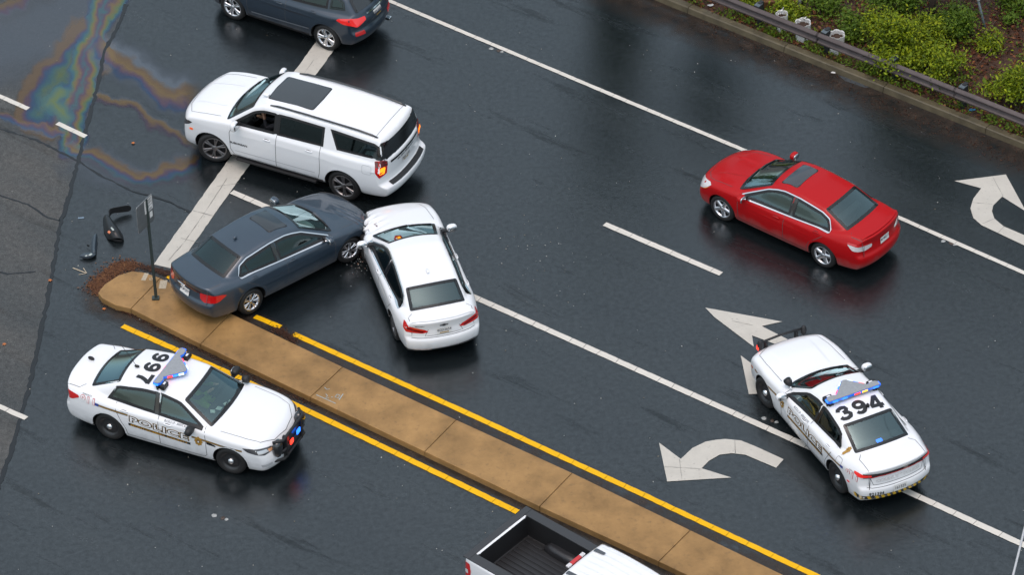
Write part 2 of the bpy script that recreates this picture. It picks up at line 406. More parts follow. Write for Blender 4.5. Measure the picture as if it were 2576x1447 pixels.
Q5 = math.sqrt(.5)
CORNER = {'rl': (Q5, -Q5, Q5, Q5), 'rr': (Q5, Q5, Q5, -Q5), 'fl': (-Q5, -Q5, Q5, -Q5), 'fr': (-Q5, Q5, Q5, Q5)}
def cpt(mode, x, y, z):
    e = CORNER[mode]; return (x * e[2] + y * e[3], z)
def cpoly(mode, pts):
    sg = 1 if mode[1] == 'l' else -1
    return [cpt(mode, x, sg * y, z) for x, y, z in pts]
class Car:
    def __init__(s, name, label, cat, S, loc, head, group=None, tilt=(0, 0), cell=.028):
        s.S = S; s.root = empty(name, (loc[0], loc[1], loc[2] if len(loc) > 2 else 0.0), 0)
        s.root.rotation_euler = (tilt[0], tilt[1], R(head)); tag(s.root, label, cat, group)
        s.F = car_field(S); s.paint = S['paint']; s.cell = cell
        lo = (S['xr'] - .1, -S['W'] - .1, .1); hi = (S['xf'] + .1, S['W'] + .1, S['H'] + .1)
        s.v, s.q, s.n = surface_nets(s.F, lo, hi, cell)
        s.bvh = BVHTree.FromPolygons([tuple(a) for a in s.v], [tuple(a) for a in s.q])
        s.holes = []; s.lo, s.hi = lo, hi
    def shoot(s, mode, a, b, off):
        if mode in CORNER:      # oblique view onto a corner of the car: a runs along the corner's chord
            dx, dy, ex, ey = CORNER[mode]
            o, d = (a * ex - 8 * dx, a * ey - 8 * dy, b), (dx, dy, 0)
        elif mode == 'top': o, d = (a, b, 6), (0, 0, -1)
        elif mode == 'left': o, d = (a, 6, b), (0, -1, 0)
        elif mode == 'right': o, d = (a, -6, b), (0, 1, 0)
        elif mode == 'rear': o, d = (-8, a, b), (1, 0, 0)
        else: o, d = (8, a, b), (-1, 0, 0)
        p, n, i, _ = s.bvh.ray_cast(Vector(o), Vector(d))
        if p is None:
            if mode in CORNER: return Vector(o) + Vector(d) * 6.3
            g = Vector(o) + Vector(d) * (6 if mode in ('top', 'left', 'right') else 8)
            if mode in ('left', 'right'): g.y = .85 * s.S['W'] * (1 if mode == 'left' else -1)
            elif mode == 'top': g.z = .9
            elif mode == 'rear': g.x = s.S['xr'] + .2
            else: g.x = s.S['xf'] - .2
            p, n, i, _ = s.bvh.find_nearest(g)
        if i is not None and n.dot(Vector(d)) > 0: n = -n
        return p + n * off
    def patch(s, name, poly, mode, m, off=.006, grid=.07, parent=None, thick=0.0):
        bm = bmesh.new(); vs = [bm.verts.new((p[0], p[1], 0)) for p in poly]
        try: bm.faces.new(vs)
        except ValueError: bm.free(); return None
        return s._drape(name, bm, mode, m, off, grid, parent)
    def _drape(s, name, bm, mode, m, off, grid, parent):
        P = np.array([v.co[:2] for v in bm.verts]); lo, hi = P.min(0), P.max(0)
        for ax in (0, 1):
            for c in np.arange(lo[ax] + grid * .5, hi[ax], grid):
                bmesh.ops.bisect_plane(bm, geom=bm.verts[:] + bm.edges[:] + bm.faces[:], dist=1e-5,
                                       plane_co=(c, 0, 0) if ax == 0 else (0, c, 0), plane_no=(1, 0, 0) if ax == 0 else (0, 1, 0))
        for v in bm.verts: v.co = s.shoot(mode, v.co.x, v.co.y, off)
        bm.normal_update()
        d = {'top': (0, 0, 1), 'left': (0, 1, 0), 'right': (0, -1, 0), 'rear': (-1, 0, 0), 'front': (1, 0, 0)}.get(mode) or (-CORNER[mode][0], -CORNER[mode][1], 0)
        if sum(f.normal.dot(Vector(d)) * f.calc_area() for f in bm.faces) < 0: bmesh.ops.reverse_faces(bm, faces=bm.faces[:])
        return from_bm(name, bm, m, parent or s.root, smooth=True)
    def strip(s, name, pts, mode, m, w=.011, off=.004, closed=False, parent=None, step=.06):
        P = [np.array(p, float) for p in pts]
        if closed: P.append(P[0])
        Q = [P[0]]
        for a, b in zip(P[:-1], P[1:]):
            k = max(1, int(np.linalg.norm(b - a) / step))
            for i in range(1, k + 1): Q.append(a + (b - a) * i / k)
        if closed: Q.pop()
        n = len(Q); V = []; Fc = []
        for i in range(n):
            a = Q[i - 1] if (closed or i > 0) else Q[i]; b = Q[(i + 1) % n] if (closed or i < n - 1) else Q[i]
            t = b - a; t /= np.linalg.norm(t) + 1e-9; nn = np.array([-t[1], t[0]])
            for sg in (-.5, .5):
                p = Q[i] + nn * w * sg; V.append(s.shoot(mode, p[0], p[1], off))
        for i in range(n if closed else n - 1):
            j = (i + 1) % n; Fc.append((2 * i, 2 * j, 2 * j + 1, 2 * i + 1))
        return mk(name, V, Fc, m, parent or s.root, smooth=True)
    def text(s, name, txt, mode, at, size, m, squeeze=1.0, bold=.02, off=.007, parent=None, slope=0.0, shear=0.0, width=None):
        V, Fc = text2d(txt, size, bold, squeeze=squeeze, shear=shear)
        if width:
            V0, _ = text2d(txt, size, 0.0, squeeze=squeeze, shear=shear); V = V * np.array([width / (V0[:, 0].max() - V0[:, 0].min()), 1])
        bm = bmesh.new(); vs = []
        for u, v in V:
            if mode == 'top': a, b = at[0] + v, at[1] - u
            elif mode == 'left': a, b = at[0] - u, at[1] + v - u * slope
            elif mode == 'right': a, b = at[0] + u, at[1] + v + u * slope
            else: a, b = at[0] - u, at[1] + v
            vs.append(bm.verts.new((a, b, 0)))
        for f in Fc:
            try: bm.faces.new([vs[i] for i in f])
            except ValueError: pass
        return s._drape(name, bm, mode, m, off, .14, parent)
    def window(s, name, poly, mode, g, seal, parent=None, inner=.046, outer=.010, hole=True, trim=None, frit=None):
        poly = rpoly(poly, .05) if len(poly) < 12 else poly
        o = s.patch(name, offs(poly, .004), mode, g, off=.001 if hole else .009, grid=.09 if hole else .05, parent=parent)
        A = [tuple(p) for p in offs(poly, -outer)]; B = [tuple(p) for p in offs(poly, frit or inner)]
        V = []; Fc = []; n = len(A)
        for i in range(n):
            V += [s.shoot(mode, *A[i], .003), s.shoot(mode, *B[i], .006 if hole else .013)]
            j = (i + 1) % n; Fc.append((2 * i, 2 * j, 2 * j + 1, 2 * i + 1))
        mk('seal', V, Fc, seal, o, smooth=True)
        if trim is not None:
            C = offs(poly, -outer)
            s.strip('trim', [tuple(p) for p in C], mode, trim, w=.022, off=.008, closed=True, parent=o, step=.08)
        if hole: s.holes.append((mode, offs(poly, .022), offs(poly, -.03)))
        return o
    def top_window(s, name, x0, x1, g, seal, inset=.045, sweep0=.16, sweep1=.14, frit=.06, zoff=0.0):
        """windscreen or rear window between the profile stations x0 (low) and x1 (high)"""
        pts = []
        for x, sw in ((x0, sweep0), (x1, sweep1)):
            e = s.F.gedge(x) - inset; sg = 1 if x > s.S.get('gx0', -.4) else -1
            row = [(x - sg * sw * y * y * 1.0, y) for y in np.linspace(-e, e, 9)]
            pts += row if x == x0 else row[::-1]
        return s.window(name, rpoly(pts, .03, 2), 'top', g, seal, frit=frit)
    def finish(s, rules, lining=None, liner_x=None):
        """cut the holes and split the shell: rules = (part name, material, predicate(x,y,z,nx,ny,nz))"""
        c = s.v[s.q].mean(1); n = s.n[s.q].mean(1); keep = np.ones(len(c), bool); x, y, z = c.T
        for mode, po, _ in s.holes:
            if mode == 'top': keep &= ~(inpoly(x, y, po) & (n[:, 2] > .12) & (z > s.S['belt'] - .15))
            else: keep &= ~(inpoly(x, z, po) & ((n[:, 1] > .3) if mode == 'left' else (n[:, 1] < -.3)) & ((y > 0) if mode == 'left' else (y < 0)))
        lab = np.zeros(len(c), int); names = [('body', s.paint)]
        axl, rw, Ra = s.S['wb'] / 2, s.S['rw'], s.S.get('Ra', s.S['rw'] + .055)
        r = np.minimum(np.hypot(x - axl, z - rw), np.hypot(x + axl, z - rw))
        xa = np.where(x > 0, axl, -axl); nr = (n[:, 0] * (x - xa) + n[:, 2] * (z - rw)) / np.maximum(r, 1e-6); nr = np.where(np.abs(y) < s.S['W'] - .25, -1, nr)
        blk = mat('black_plastic', (.012, .012, .013), .55)
        allr = [('wheel_arch', blk, lambda *a, sx=sx, sy=sy: (r < Ra + .02) & (nr < -.35) & (x * sx > 0) & (y * sy > 0)) for sx in (1, -1) for sy in (1, -1)] + [
                ('underbody', blk, lambda x, y, z, a, b, d: (d < -.6) & (z < .5))] + rules
        for i, (nm, m, pr) in enumerate(allr):
            names.append((nm, m)); t = pr(x, y, z, n[:, 0], n[:, 1], n[:, 2]) & (lab == 0); lab[t] = i + 1
        s.parts = {}
        for sx in (1, -1):
            for sd in ('left', 'right'):
                t0 = math.asin(max(-.9, (.30 - rw) / Ra)); V = []; Fc = []
                for i, t in enumerate(np.linspace(t0, math.pi - t0, 21)):
                    for k, (dr, of) in enumerate(((-.006, .002), (.012, .006), (.05, .003))):
                        rr_ = Ra + max(dr, .045); p = s.shoot(sd, sx * axl + rr_ * math.cos(t), rw + rr_ * math.sin(t), of)
                        V.append((sx * axl + (Ra + dr) * math.cos(t), p.y, rw + (Ra + dr) * math.sin(t)))
                    if i:
                        for k in (0, 1): Fc.append((3 * i - 3 + k, 3 * i + k, 3 * i + k + 1, 3 * i - 2 + k))
                mk('arch_lip', V, Fc, s.paint, s.root, smooth=True)
        for i, (nm, m) in enumerate(names):
            t = keep & (lab == i)
            if not t.any(): continue
            q = s.q[t]; u, inv = np.unique(q, return_inverse=True); inv = inv.reshape(q.shape)
            s.parts.setdefault(nm, []).append(mk(nm, s.v[u], inv.tolist(), m, s.root, smooth=True, normals=s.n[u]))
        if liner_x:
            a, b = liner_x
            G = lambda x, y, z: np.maximum(np.maximum(s.F(x, y, z) + .05, .34 - z), np.maximum(x - b, a - x))
            v, q, nn = surface_nets(G, (a - .1, s.lo[1], .25), (b + .1, s.hi[1], s.hi[2]), .055)
            c = v[q].mean(1); kp = np.ones(len(c), bool); n = nn[q].mean(1)
            for mode, _, po in s.holes:
                if mode == 'top': kp &= ~(inpoly(c[:, 0], c[:, 1], po) & (n[:, 2] > .1) & (c[:, 2] > s.S['belt'] - .2))
                else: kp &= ~(inpoly(c[:, 0], c[:, 2], po) & (np.abs(n[:, 1]) > .3) & ((c[:, 1] > 0) if mode == 'left' else (c[:, 1] < 0)))
            mk('cabin_lining', v, q[kp].tolist(), lining or mat('cabin_grey', (.035, .035, .036), .85), s.root, smooth=True)

def wheel_meshes(key, rw, width, rr, style, rim_m):
    """tyre + rim + hub cap meshes, axle along y, face towards +y"""
    rub = mat('tyre_rubber', (.012, .012, .012), .6, bump=.3, bscale=90)
    h = width / 2
    t = lathe('wheel', [(-h * .8, rr), (-h, rr + .02), (-h, rw - .05), (-h * .8, rw - .012), (-h * .4, rw), (h * .4, rw), (h * .8, rw - .012), (h, rw - .05), (h * 1.0, rr + .025), (h * .86, rr)], rub, n=36)
    dark = mat('rim_shadow', (.02, .02, .021), .5)
    bm = bmesh.new()
    def ring(pr, n=36):
        rows = []
        for a, r in pr: rows.append([bm.verts.new((r * math.cos(2 * math.pi * k / n), a, r * math.sin(2 * math.pi * k / n))) for k in range(n)])
        fs = []
        for i in range(len(rows) - 1):
            for k in range(n): fs.append(bm.faces.new((rows[i][k], rows[i + 1][k], rows[i + 1][(k + 1) % n], rows[i][(k + 1) % n])))
        return fs
    mats = [rim_m, dark]
    if style == 'steel':
        ring([(h * .90, rr + .004), (h * .92, rr - .012), (h * .55, rr - .03), (h * .45, rr * .72), (h * .62, rr * .52), (h * .62, rr * .3), (h * .55, .001)])
        for k in range(10):
            a = 2 * math.pi * k / 10; c, si = math.cos(a), math.sin(a)
            vs = [bm.verts.new(((rr * .64 + u) * c - v * si, h * .56, (rr * .64 + u) * si + v * c)) for u, v in ((-.02, -.016), (.02, -.02), (.02, .02), (-.02, .016))]
            f = bm.faces.new(vs); f.material_index = 1
    else:
        ring([(h * .90, rr + .004), (h * .94, rr - .006), (h * .86, rr - .022), (h * .3, rr - .03)])
        for f in ring([(h * .12, rr - .02), (h * .05, .001)]): f.material_index = 1
        ns, wd, split = style
        for k in range(ns):
            for sgn in ((-1, 1) if split else (0,)):
                a = 2 * math.pi * (k + .25) / ns; a0 = a + sgn * split * .35; a1 = a + sgn * split
                pr = []
                for (rad, aa, ww, yy) in ((rr * .16, a0, wd * 1.15, h * .80), (rr * .55, (a0 + a1) / 2, wd * .95, h * .84), (rr * .965, a1, wd, h * .88)):
                    c, si = math.cos(aa), math.sin(aa)
                    pr.append([bm.verts.new((rad * c - u * si, yy - dy, rad * si + u * c)) for u, dy in ((-ww, .03), (-ww * .75, 0), (ww * .75, 0), (ww, .03))])
                for i in range(2):
                    for j in range(3): bm.faces.new((pr[i][j], pr[i + 1][j], pr[i + 1][j + 1], pr[i][j + 1]))
        ring([(h * .80, rr * .24), (h * .88, rr * .20), (h * .90, .001)], 20)
    rim = from_bm('rim', bm, mats, None, smooth=True)
    cap = None
    if style == 'steel':
        cap = lathe('hub_cap', [(h * .5, rr * .33), (h * .95, rr * .29), (h * 1.12, rr * .18), (h * 1.17, .001)], mat('chrome', (.75, .75, .76), .12, metal=1), n=20)
    return t, rim, cap
def fit_wheels(car, key, width, rr, style, rim_m, steer=0.0, inset=0.0, drop=None):
    t, rim, cap = wheel_meshes(key, car.S['rw'], width, rr, style, rim_m); first = True
    for sx in (1, -1):
        for sy in (1, -1):
            T = t if first else t.copy(); Rm = rim if first else rim.copy(); Cp = cap if first or cap is None else cap.copy()
            if not first:
                COL.objects.link(T); COL.objects.link(Rm)
                if Cp is not None: COL.objects.link(Cp)
            first = False
            T.parent = car.root; Rm.parent = T
            if Cp is not None: Cp.parent = T
            T.location = (sx * car.S['wb'] / 2, sy * (car.S['W'] - width / 2 - .035 - inset), car.S['rw'] + ((drop or {}).get((sx, sy), 0)))
            T.rotation_euler = (0, random.random() * 6, (0 if sy > 0 else math.pi) + (R(steer) if sx > 0 else 0))
            # spin about the axle must come before the yaw
            T.rotation_euler = (Matrix.Rotation((0 if sy > 0 else math.pi) + (R(steer) if sx > 0 else 0), 3, 'Z') @ Matrix.Rotation(random.random() * 6, 3, 'Y')).to_euler()
def pod(name, c, r, m, parent, p=2.6, n=14, rot=None):
    """rounded box-like shell (superellipsoid)"""
    bm = bmesh.new(); bmesh.ops.create_uvsphere(bm, u_segments=n, v_segments=n // 2 + 2, radius=1)
    e = 2.0 / p
    for v in bm.verts:
        co = v.co; k = (abs(co.x) ** p + abs(co.y) ** p + abs(co.z) ** p) ** (-1 / p)
        v.co = Vector((co.x * k * r[0], co.y * k * r[1], co.z * k * r[2]))
    mt = Matrix.Translation(c) @ (rot.to_4x4() if rot is not None else Matrix())
    bmesh.ops.transform(bm, matrix=mt, verts=bm.verts)
    return from_bm(name, bm, m, parent, smooth=True)
def mirrors(car, x, z, y, m, size=(.075, .115, .085)):
    blk = mat('black_plastic', (.012, .012, .013), .55); gl = mat('mirror_glass', (.5, .53, .55), .05, metal=1)
    for sg in (1, -1):
        o = pod('side_mirror', (x, sg * y, z), size, m, car.root, 3.0)
        box('mirror_arm', (x - .04, min(sg * (y - .08), sg * (y - .25)), z - .07), (x + .04, max(sg * (y - .08), sg * (y - .25)), z - .025), blk, o)
        pod('mirror_glass', (x - size[0] * .75, sg * y, z), (.025, size[1] * .86, size[2] * .82), gl, o, 3.0)
def plate(car, z, txt, sub=True, dark=(.10, .10, .12)):
    wm = mat('plate_white', (.7, .7, .68), .4); p = car.patch('license_plate', [(-.155, z - .078), (.155, z - .078), (.155, z + .078), (-.155, z + .078)], 'rear', wm, off=.014, grid=.16)
    car.text('plate_number', txt, 'rear', (0, z + .015), .065, mat('plate_ink', dark, .5), squeeze=.85, bold=.015, off=.02, parent=p)
    if sub: car.patch('plate_print', [(-.10, z - .066), (.10, z - .066), (.10, z - .04), (-.10, z - .04)], 'rear', mat('plate_gold', (.35, .22, .05), .5), off=.017, grid=.2, parent=p)
def cabin(car, fx, seat_x, rear_x, z0, m, belt, wheel=True, half=None):
    """dashboard, seats, steering wheel"""
    dk = mat('dash_black', (.02, .02, .021), .7); w = (half or car.S['gw']) - .16
    box('dashboard', (fx - .55, -w, belt - .32), (fx - .02, w, belt - .07), dk, car.root, bev=.06)
    for y in (.37, -.37):
        bm = bmesh.new()
        bm_box(bm, (seat_x - .28, y - .25, z0), (seat_x + .28, y + .25, z0 + .18), None, .05)
        bm_box(bm, (-.08, -.24, 0), (.08, .24, .62), Matrix.Translation((seat_x - .28, y, z0 + .1)) @ Matrix.Rotation(-.3, 4, 'Y'), .05)
        bm_box(bm, (-.05, -.12, .64), (.05, .12, .82), Matrix.Translation((seat_x - .28, y, z0 + .1)) @ Matrix.Rotation(-.26, 4, 'Y'), .04)
        from_bm('seat', bm, m, car.root)
    bm = bmesh.new()
    bm_box(bm, (rear_x - .26, -w + .08, z0), (rear_x + .26, w - .08, z0 + .2), None, .05)
    bm_box(bm, (-.08, -w + .08, 0), (.08, w - .08, .58), Matrix.Translation((rear_x - .26, 0, z0 + .1)) @ Matrix.Rotation(-.35, 4, 'Y'), .05)
    from_bm('rear_seat', bm, m, car.root)
    if wheel:
        pts = [(.19 * math.cos(a), .19 * math.sin(a), 0) for a in np.linspace(0, 2 * math.pi, 21)]
        M = Matrix.Translation((seat_x + .46, .37, belt - .02)) @ Matrix.Rotation(R(-62), 4, 'Y')
        bm = bmesh.new(); bm_tube(bm, [M @ Vector(p) for p in pts], .016, 8, cap=False)
        for a in (0.3, math.pi - .3, -math.pi / 2): bm_tube(bm, [M @ Vector((.18 * math.cos(a), .18 * math.sin(a), 0)), M @ Vector((0, 0, -.02))], .018, 6)
        from_bm('steering_wheel', bm, dk, car.root, smooth=True)
def both(fn):
    for sd in ('left', 'right'): fn(sd)
# ------------------------------------------------------------------ shared vehicle materials
BLK = mat('black_plastic', (.012, .012, .013), .55)
GLOSS = mat('gloss_black', (.008, .008, .009), .12, coat=1)
SEAL = mat('window_seal', (.01, .01, .011), .45)
FRIT = mat('glass_frit', (.012, .014, .015), .12)
GAP = mat('panel_gap', (.075, .075, .08), .8)
CHROME = mat('chrome', (.75, .75, .76), .12, metal=1)
ALLOY = mat('alloy_wheel', (.55, .55, .56), .28, metal=1, coat=.5)
SILVER = mat('bright_alloy', (.72, .72, .74), .22, metal=1, coat=.5)
STEEL = mat('black_steel_wheel', (.015, .015, .016), .4, coat=.3)
MACH = mat('machined_grey_wheel', (.24, .23, .23), .3, metal=.9)
RED = mat('tail_light_red', (.45, .006, .008), .12, coat=1, emit=(1, .02, .01), estr=.06)
REDLIT = mat('tail_light_lit', (.42, .006, .008), .2, coat=1, emit=(1, .03, .02), estr=.30)
DRED = mat('tail_light_dark', (.10, .006, .008), .12, coat=1)
AMBER = mat('amber_lens', (.75, .18, .01), .2, coat=1)
AMBLIT = mat('amber_lit', (.9, .4, .02), .2, emit=(1, .24, .01), estr=1.3)
HEAD = mat('headlight_lens', (.55, .56, .58), .08, metal=.4, coat=1)
HDARK = mat('headlight_dark', (.05, .05, .055), .08, coat=1)
CLEAR = mat('clear_lens', (.62, .60, .60), .15, coat=1)
G_CLEAR = glass('glass_clear', (.60, .76, .73), 1.35)
G_TINT = glass('glass_tinted', (.10, .11, .115), .62)
G_MID = glass('glass_mid', (.36, .45, .45), 1.15)
SEATG = mat('seat_grey', (.10, .10, .105), .9, var=.2)
SEATB = mat('seat_black', (.025, .025, .027), .8)
SEATT = mat('seat_tan', (.20, .17, .14), .85, var=.15)
P_WHITE = paint('paint_white', (.80, .81, .82))
P_BLUE = paint('paint_slate_blue', (.030, .050, .074), metal=.3)
P_RED = paint('paint_red', (.40, .0010, .003), metal=.0)
P_RED.node_tree.nodes['Principled BSDF'].inputs['Specular IOR Level'].default_value = .2
P_RED.node_tree.nodes['Principled BSDF'].inputs['Coat Weight'].default_value = .22
P_TEAL = paint('paint_dark_blue', (.020, .036, .056), metal=.3)

def ztop(c, x, margin=.065):
    S = c.S; z = S['belt'] + .3
    gp = Cv(S.get('gplan', [(S['xr'], .80), (-1.9, .88), (-1.2, .97), (-.5, 1.0), (.3, .99), (1.0, .96), (S['xf'], .86)]), .15) if not hasattr(c, 'gp') else c.gp
    c.gp = gp
    for _ in range(5):
        y = float(S['gw'] * gp(x)) - S.get('tum', .42) * (z - S['belt'])
        z = float(c.F.roof(x + S.get('sweep', .22) * y * y * math.tanh((x - S.get('gx0', -.4)) / .5))) - S.get('gcrown', .10) * y * y
    return z - margin
def dlo(c, xa, xb, za, zb, lean_a=0.0, lean_b=0.0, margin=.065, cap=9.0):
    """side window outline between xa < xb; belt line runs za -> zb; the top follows the roof rail"""
    pts = []
    for x in np.linspace(xa, xb, 5): pts.append((x, za + (zb - za) * (x - xa) / (xb - xa)))
    tops = []
    for x in np.linspace(xb + lean_b, xa + lean_a, 12):
        bz = za + (zb - za) * min(max((x - xa) / (xb - xa), 0), 1); t = min(ztop(c, x, margin), cap)
        if t > bz + .025: tops.append((x, t))
    return pts + tops
def sedan_sides(c, gaps, zsill, belt_z, handles, win, g_front, g_rear, trim=None, quarter=None, margin=.065, mold=None, hm=None):
    """doors, windows, handles on both sides. gaps = (front, middle, rear) stations"""
    gf, gm, gr = gaps; S = c.S; W_ = S['W']; rules = []
    for sd, sg in (('left', 1), ('right', -1)):
        for a, b in ((gm, gf), (gr, gm)):
            rules.append(('door', c.paint, lambda x, y, z, nx, ny, nz, a=a, b=b, sg=sg: (x > a) & (x < b) & (y * sg > .3) & (ny * sg > .25) & (z > zsill) & (z < belt_z + .55)
                          & (np.hypot(x + S['wb'] / 2, z - S['rw']) > S['rw'] + .10)))
        axr = -S['wb'] / 2; ra = S['rw'] + .10
        zt = belt_z + .02
        c.strip('door_gap', [(gf - .02, zt), (gf + .03, .75), (gf + .02, zsill + .06), (gf - .04, zsill)], sd, GAP)
        c.strip('door_gap', [(gm - .02, zt), (gm, .7), (gm, zsill)], sd, GAP)
        arc = [(axr + ra * math.cos(t), S['rw'] + ra * math.sin(t)) for t in np.linspace(R(35), R(2), 6)]
        if gr < axr + ra * .85: c.strip('door_gap', [(gr - .02, zt)] + [(gr, min(zt - .1, S['rw'] + ra + .16))] + arc + [(arc[-1][0] + .02, zsill)], sd, GAP)
        c.strip('sill_gap', [(arc[-1][0], zsill), (gf - .04, zsill)], sd, GAP)
        fw = dlo(c, win[1] + .035, win[2], belt_z + .015, belt_z - .03, margin=margin)
        rw_ = dlo(c, win[0], win[1] - .035, belt_z + .045, belt_z + .018, margin=margin, lean_a=win[3] if len(win) > 3 else .04)
        c.window('side_window', fw, sd, g_front, SEAL)
        c.window('side_window', rw_, sd, g_rear, SEAL)
        if trim is not None:
            full = dlo(c, win[0] - .02, win[2] + .02, belt_z + .035, belt_z - .045, margin=margin - .02, lean_a=win[3] if len(win) > 3 else .04)
            c.strip('window_trim', rpoly(full, .04, 2), sd, trim, w=.019, off=.010, closed=True)
        c.strip('pillar', [(win[1], belt_z + .01), (win[1] - .03, ztop(c, win[1], margin))], sd, GLOSS, w=.085, off=.007)
        if mold: c.strip('side_moulding', mold, sd, c.paint, w=.035, off=.012)
    c.rules = rules; c.hpos = handles; c.hm = hm
def put_handles(c):
    doors = c.parts.get('door', [])
    for d in doors:
        xs = np.array([v.co.x for v in d.data.vertices]); ys = np.array([v.co.y for v in d.data.vertices]); sd = 'left' if ys.mean() > 0 else 'right'
        for hx, hz in c.hpos:
            if xs.min() < hx < xs.max():
                p = c.shoot(sd, hx, hz, .006); pod('door_handle', p, (.095, .022, .018), c.hm or c.paint, d, 2.4)
                p2 = c.shoot(sd, hx + .005, hz + .002, .002); pod('handle_recess', p2, (.075, .006, .03), GAP if c.paint is P_WHITE else BLK, d, 2.2)
def common_rules(c, hood_x, trunk_x, rear_bump_z, zsill, cowl_w=.8):
    S = c.S; W_ = S['W']
    return c.rules + [
        ('hood', c.paint, lambda x, y, z, nx, ny, nz: (x > hood_x[0] - .10 * y * y) & (x < hood_x[1] - .30 * (np.abs(y) / W_) ** 2.5) & (nz > .45) & (np.abs(y) < cowl_w)),
        ('trunk_lid', c.paint, lambda x, y, z, nx, ny, nz: (x < trunk_x) & (nz > .45) & (np.abs(y) < cowl_w - .05) & (z > rear_bump_z)) if trunk_x is not None else ('trunk_lid', c.paint, lambda x, *a: x > 99),
        ('front_bumper', c.paint, lambda x, y, z, nx, ny, nz: (x > S['wb'] / 2 + .38) & (z < .66)),
        ('rear_bumper', c.paint, lambda x, y, z, nx, ny, nz: (x < -S['wb'] / 2 - .40) & (z < rear_bump_z))]
def hood_lines(c, x0, x1, w0, w1):
    c.strip('hood_gap', [(x0 - .05, w0), ((x0 + x1) / 2, (w0 + w1) / 2 + .015), (x1 - .25, w1), (x1 - .06, w1 * .6), (x1, 0), (x1 - .06, -w1 * .6), (x1 - .25, -w1), ((x0 + x1) / 2, -(w0 + w1) / 2 - .015), (x0 - .05, -w0)], 'top', GAP, w=.010)
def wipers(c, x, y0, y1, z=None):
    for a, b in ((y0, y0 + .56), (y1, y1 + .5)):
        pts = [c.shoot('top', x - .16 * y * y - (0.03 + .10 * (y - a)), y, .016) for y in np.linspace(a, b, 7)]
        tube('wiper', pts, .011, BLK, c.root, 6)
def decal_light(c, name, poly, mode, m, off=.007, grid=.06):
    return c.patch(name, rpoly(poly, .02, 2), mode, m, off=off, grid=grid)
def mirror_poly(p): return [(-a, b) for a, b in p]

